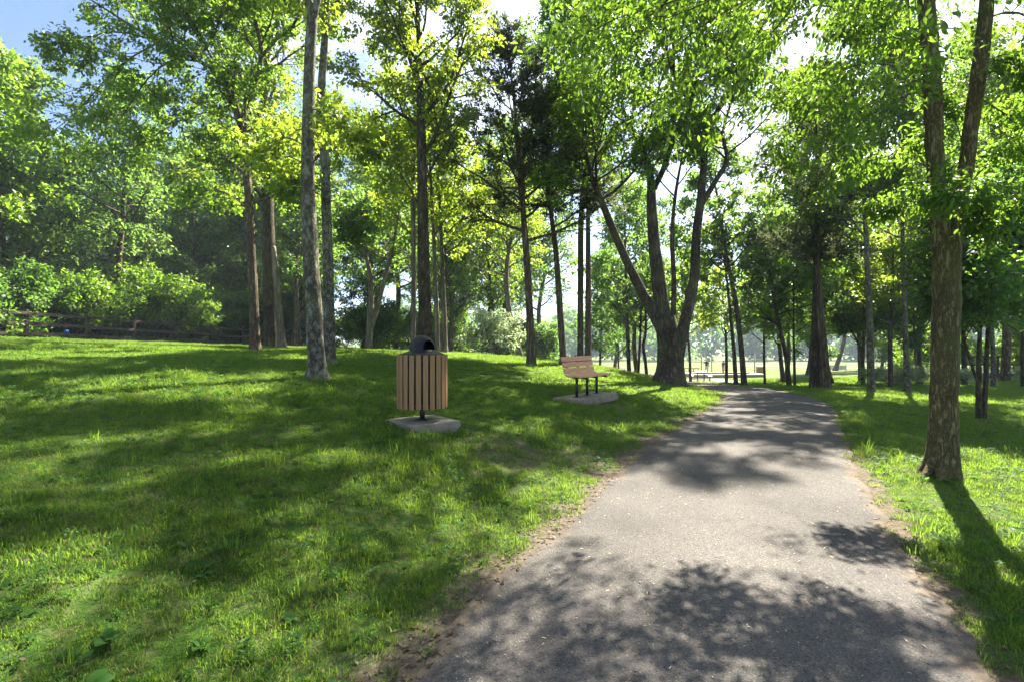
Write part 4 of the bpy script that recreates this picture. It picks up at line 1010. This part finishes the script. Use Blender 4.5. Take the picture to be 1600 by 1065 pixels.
PX0, PY0 = pix(1138, 585, 52)[0], 53.5; PZ0 = gz(PX0, PY0)
pit = empty('play_pit', (PX0, PY0, PZ0), .04, 'long low play pit with a raised white rim out in the field', 'play pit')
for (x, y, sx, sy) in ((0, -1.7, 7.2, .16), (0, 1.7, 7.2, .16), (-3.52, 0, .16, 3.24), (3.52, 0, .16, 3.24)):
    link('rim_board', box_mesh('rim_board', sx, sy, .42, M['grey_wood'], .02, 1, (0, 0, .14)), pit, (x, y, 0)); link('rim_cap', box_mesh('rim_cap', sx + .1, sy + .1, .05, M['white_paint'], .01, 1, (0, 0, .378)), pit, (x, y, 0))
link('sand_bed', box_mesh('sand_bed', 6.9, 3.2, .2, M['sand'], 0, 1, (0, 0, .10)), pit)
def frame(x0, x1, y, hgt, label):
    f = empty('bar_frame', ((x0 + x1) / 2, y, gz((x0 + x1) / 2, y)), 0, label, 'bar frame'); w = (x1 - x0) / 2
    for s_ in (-1, 1): link('post', lathe_mesh('post', [(0, -.1), (.06, -.1), (.06, hgt), (0, hgt)], 10, M['grey_wood']), f, (s_ * w, 0, 0))
    link('top_bar', box_mesh('top_bar', 2 * w, .07, .07, M['black_metal'], .01, 1), f, (0, 0, hgt - .04))
frame(pix(1096, 0, 57)[0], pix(1112, 0, 57)[0], 57, 2.4, 'tall bar frame behind the left of the play pit')
frame(pix(1163, 0, 57.5)[0], pix(1179, 0, 57.5)[0], 57.5, 2.4, 'tall bar frame behind the right of the play pit')
bx = pix(1188, 0, 57.6); bz = gz(bx[0], 57.6)
bb = empty('storage_box', (bx[0], 57.6, bz), .1, 'brown box standing at the right end of the play pit', 'box')
for k in range(4): link('panel', box_mesh('panel', .7, .55, .22, M['tan_wood'], .012, 1, (0, 0, .11)), bb, (0, 0, k * .225))
link('lid', box_mesh('lid', .78, .62, .06, M['grey_wood'], .01, 1), bb, (0, 0, .935))
lf = empty('low_rail', (pix(1080, 0, 56)[0], 56, gz(pix(1080, 0, 56)[0], 56)), 0, 'low tan rail left of the play pit', 'rail')
for k in range(4): link('post', box_mesh('post', .09, .09, .95, M['tan_wood'], .008, 1, (0, 0, .42)), lf, (-.75 + k * .5, 0, 0))
for z_ in (.45, .85): link('rail', box_mesh('rail', 1.75, .05, .1, M['tan_wood'], .006, 1), lf, (0, -.075, z_))

def person(x, y, rz, label, shirt, pants, arm_up, hgt=1.65):
    z = gz(x, y); s = hgt / 1.7
    root = empty('person', (x, y, z + .2 if abs(y - PY0) < 1.6 else z), rz, label, 'person'); root.scale = (s, s, s)
    J = {'pel': (0, 0, .93, .13, .10), 'wai': (0, 0, 1.08, .125, .09), 'che': (0, .01, 1.28, .155, .105), 'nek': (0, .01, 1.46, .055, .055), 'hd0': (0, .02, 1.54, .072, .08), 'hd1': (0, .03, 1.63, .078, .092), 'hd2': (0, .02, 1.69, .05, .06)}
    E = [('pel', 'wai'), ('wai', 'che'), ('che', 'nek'), ('nek', 'hd0'), ('hd0', 'hd1'), ('hd1', 'hd2')]
    for k, sg in (('l', -1), ('r', 1)):
        up = arm_up if sg > 0 else 0
        J.update({k + 'hip': (sg * .095, 0, .86, .085, .085), k + 'kne': (sg * .11, .03 * sg, .49, .058, .058), k + 'ank': (sg * .12, .06 * sg - .02, .08, .038, .038), k + 'toe': (sg * .13, .06 * sg + .13, .035, .04, .03),
                  k + 'sho': (sg * .175, .01, 1.39, .058, .055), k + 'elb': (sg * .27, .05 + .12 * up, 1.13 + .12 * up, .042, .042), k + 'wri': (sg * .24, .20 + .1 * up, .95 + .35 * up, .03, .03), k + 'han': (sg * .22, .27 + .1 * up, .89 + .40 * up, .035, .022)})
        E += [('pel', k + 'hip'), (k + 'hip', k + 'kne'), (k + 'kne', k + 'ank'), (k + 'ank', k + 'toe'), ('che', k + 'sho'), (k + 'sho', k + 'elb'), (k + 'elb', k + 'wri'), (k + 'wri', k + 'han')]
    names = list(J); me = bpy.data.meshes.new('body'); me.from_pydata([J[n_][:3] for n_ in names], [(names.index(a), names.index(b)) for a, b in E], []); me.update()
    o = link('body', me, root); o.modifiers.new('skin', 'SKIN')
    for i, n_ in enumerate(names): me.skin_vertices[0].data[i].radius = J[n_][3:5]
    me.skin_vertices[0].data[0].use_root = True
    sd = o.modifiers.new('sub', 'SUBSURF'); sd.levels = sd.render_levels = 2
    dg = bpy.context.evaluated_depsgraph_get(); m2 = bpy.data.meshes.new_from_object(o.evaluated_get(dg)); o.modifiers.clear(); o.data = m2; m2.name = 'body'
    m2.materials.clear(); m2.materials.append(M['skin'])
    def cloth(nm, test, mat, grow):
        bm = bmesh.new(); bm.from_mesh(m2)
        bmesh.ops.delete(bm, geom=[f for f in bm.faces if not test(f.calc_center_median())], context='FACES'); bm.normal_update()
        for v in bm.verts: v.co += v.normal * grow
        mm = bpy.data.meshes.new(nm); bm.to_mesh(mm); bm.free(); mm.materials.append(mat); link(nm, mm, root)
    cloth('shirt', lambda c: .98 < c.z < 1.45 and abs(c.x) < .26, M[shirt], .012)
    cloth('shorts', lambda c: .52 < c.z <= 1.0 and abs(c.x) < .19, M[pants], .014)
    cloth('hair', lambda c: c.z > 1.60 and c.y < .085 or c.z > 1.68, M['hair'], .012)
person(pix(1104, 0, 54)[0], 54.0, 2.6, 'person in a dark top with one arm raised in the play pit', 'shirt_dark', 'shorts_pale', 1)
person(pix(1130, 0, 53.2)[0], 53.2, 3.6, 'person in a purple shirt and tan trousers in the play pit', 'shirt_purple', 'pants_tan', 0, 1.55)

wx = pix(1310, 0, 74)[0]
wl_ = empty('white_barrier', (wx, 74, gz(wx, 74)), 0, 'low white panel barrier beyond the field at right', 'barrier')
for k in range(3):
    link('panel', box_mesh('panel', .72, .06, .62, M['white_paint'], .01, 1, (0, 0, .42)), wl_, (-.76 + k * .76, 0, 0))
for k in range(4): link('post', box_mesh('post', .06, .1, .85, M['grey_wood'], .008, 1, (0, 0, .38)), wl_, (-1.14 + k * .76, .02, 0))

fb = empty('footbridge', (37.5, 35, -.62), .05, 'dark footbridge with railings at the far right', 'footbridge')
for s_ in (-1, 1):
    link('beam', box_mesh('beam', 15, .2, .32, M['black_metal'], .01, 1, (0, 0, -.16)), fb, (0, s_ * .8, 0))
    link('handrail', box_mesh('handrail', 15, .07, .07, M['fence_wood'], .01, 1), fb, (0, s_ * .85, 1.05)); link('mid_rail', box_mesh('mid_rail', 15, .05, .07, M['fence_wood'], .01, 1), fb, (0, s_ * .85, .55))
    for k in range(9): link('post', box_mesh('post', .09, .09, 1.1, M['fence_wood'], .008, 1, (0, 0, .55)), fb, (-7.2 + k * 1.8, s_ * .85, 0))
    link('abutment', box_mesh('abutment', .8, 2.0, 2.0, M['concrete'], .03, 1, (0, 0, -1.2)), fb, (s_ * 7.0, 0, -.12))
link('deck', box_mesh('deck', 15, 1.35, .06, M['grey_wood'], .005, 1, (0, 0, .0)), fb, (0, 0, .04))

# road and pale lot behind the right trees
def strip(name, pts, half, mat, lift=.03):
    C_ = catmull(pts, 1.5); t = np.gradient(C_, axis=0); t /= np.linalg.norm(t, axis=1)[:, None]; N_ = np.c_[t[:, 1], -t[:, 0]]; n = len(C_); ws = np.linspace(-1, 1, 5); V = []
    for w in ws:
        xy = C_ + N_ * half * w; V.append(np.c_[xy, terrain(xy[:, 0], xy[:, 1]) + lift])
    V = np.stack(V, 1); idx = np.arange(n * 5).reshape(n, 5); Q = np.stack([idx[:-1, :-1], idx[:-1, 1:], idx[1:, 1:], idx[1:, :-1]], -1).reshape(-1, 4)
    tag(link(name, quads_mesh(name, V.reshape(-1, 3), Q, mat, True)), kind='structure')
strip('road', [(52, 120), (60, 86), (75, 68), (100, 58), (150, 52)], 3.2, M['concrete'], .05)

# small bird on the path
bp = pix(1112, 604, 24.5)
bird = empty('bird', (bp[0], bp[1], gz(bp[0], bp[1]) + .03), 1.0, 'small dark bird standing on the far path', 'bird')
bm = bmesh.new(); bmesh.ops.create_uvsphere(bm, u_segments=14, v_segments=10, radius=1)
for v in bm.verts:
    x, y, z = v.co; k = 1 - .55 * max(0, -x); v.co = Vector((x * .12, y * .055 * k, z * .055 * k + .10 + .03 * x))
hd = bmesh.ops.create_uvsphere(bm, u_segments=12, v_segments=8, radius=.032)['verts']
for v in hd: v.co += Vector((.115, 0, .175))
me = bpy.data.meshes.new('body'); bm.to_mesh(me); bm.free(); me.materials.append(M['bird']); link('body', me, bird)
link('tail', box_mesh('tail', .11, .035, .01, M['bird'], .003, 1), bird, (-.14, 0, .075), (0, .25, 0))
link('beak', lathe_mesh('beak', [(.007, 0), (0, .025)], 8, M['black_plastic']), bird, (.142, 0, .175), (0, R(95), 0))
for s_ in (-1, 1): link('leg', lathe_mesh('leg', [(.004, 0), (.004, .065)], 6, M['black_plastic']), bird, (.01, s_ * .02, 0))

# broad-leaved weeds in the near lawn
def weed(px, py, D, n, L, label, seed):
    rng = np.random.default_rng(seed); q = pix(px, py, D); z = gz(q[0], D); root = empty('broadleaf_weed', (q[0], D, z), 0, label, 'weed', 'broad-leaved weeds in the lawn')
    V, Q = [], []
    for i in range(7):
        t = i / 6; w = math.sin(math.pi * min(1, t * .93 + .05)) ** .8 * .30 * L
        for s_ in (-1, 0, 1): V.append((t * L, s_ * w, .32 * L * math.sin(t * 2.4) * (1 if s_ else .88) - .03 * abs(s_)* L))
    for i in range(6):
        for s_ in range(2): a = i * 3 + s_; Q.append((a, a + 3, a + 4, a + 1))
    me = quads_mesh('leaf', V, Q, M['weed'], True, np.full(len(Q), .5))
    for k in range(n):
        a = k * 2.4 + rng.uniform(-.3, .3); o = link('leaf', me, root, (0, 0, .005 + .004 * k), (rng.normal(0, .2), rng.uniform(-.35, .05), a)); sc = rng.uniform(.65, 1.15); o.scale = (sc, sc * rng.uniform(.8, 1.2), sc)
for a in ((48, 1045, 1.72, 9, .10, 'largest broad-leaved weed at the bottom left corner', 1), (138, 975, 1.95, 9, .09, 'dark broad-leaved weed just above the corner one', 2), (312, 895, 2.3, 6, .06, 'small round-leaved weed in the shaded lawn', 3), (455, 842, 2.6, 6, .06, 'small broad weed in the mid lawn', 4), (165, 905, 2.2, 7, .07, 'low leafy weed left of the dry patch', 5)):
    weed(*a)

# ------------------------------------------------------------------ air

hm, hn, hl = new_mat('haze_air')
pv = hn.new('ShaderNodeVolumePrincipled'); pv.inputs['Color'].default_value = (.72, .86, 1.0, 1); pv.inputs['Density'].default_value = .0006; pv.inputs['Anisotropy'].default_value = 0.0
ho = hn.new('ShaderNodeOutputMaterial'); hl.new(pv.outputs[0], ho.inputs['Volume'])
hzo = link('haze', box_mesh('haze', 5400, 4400, 44, hm, 0, 1, (0, 1300, 12)))
tag(hzo, 'thin pale summer haze in the air over the park', 'haze', kind='stuff')
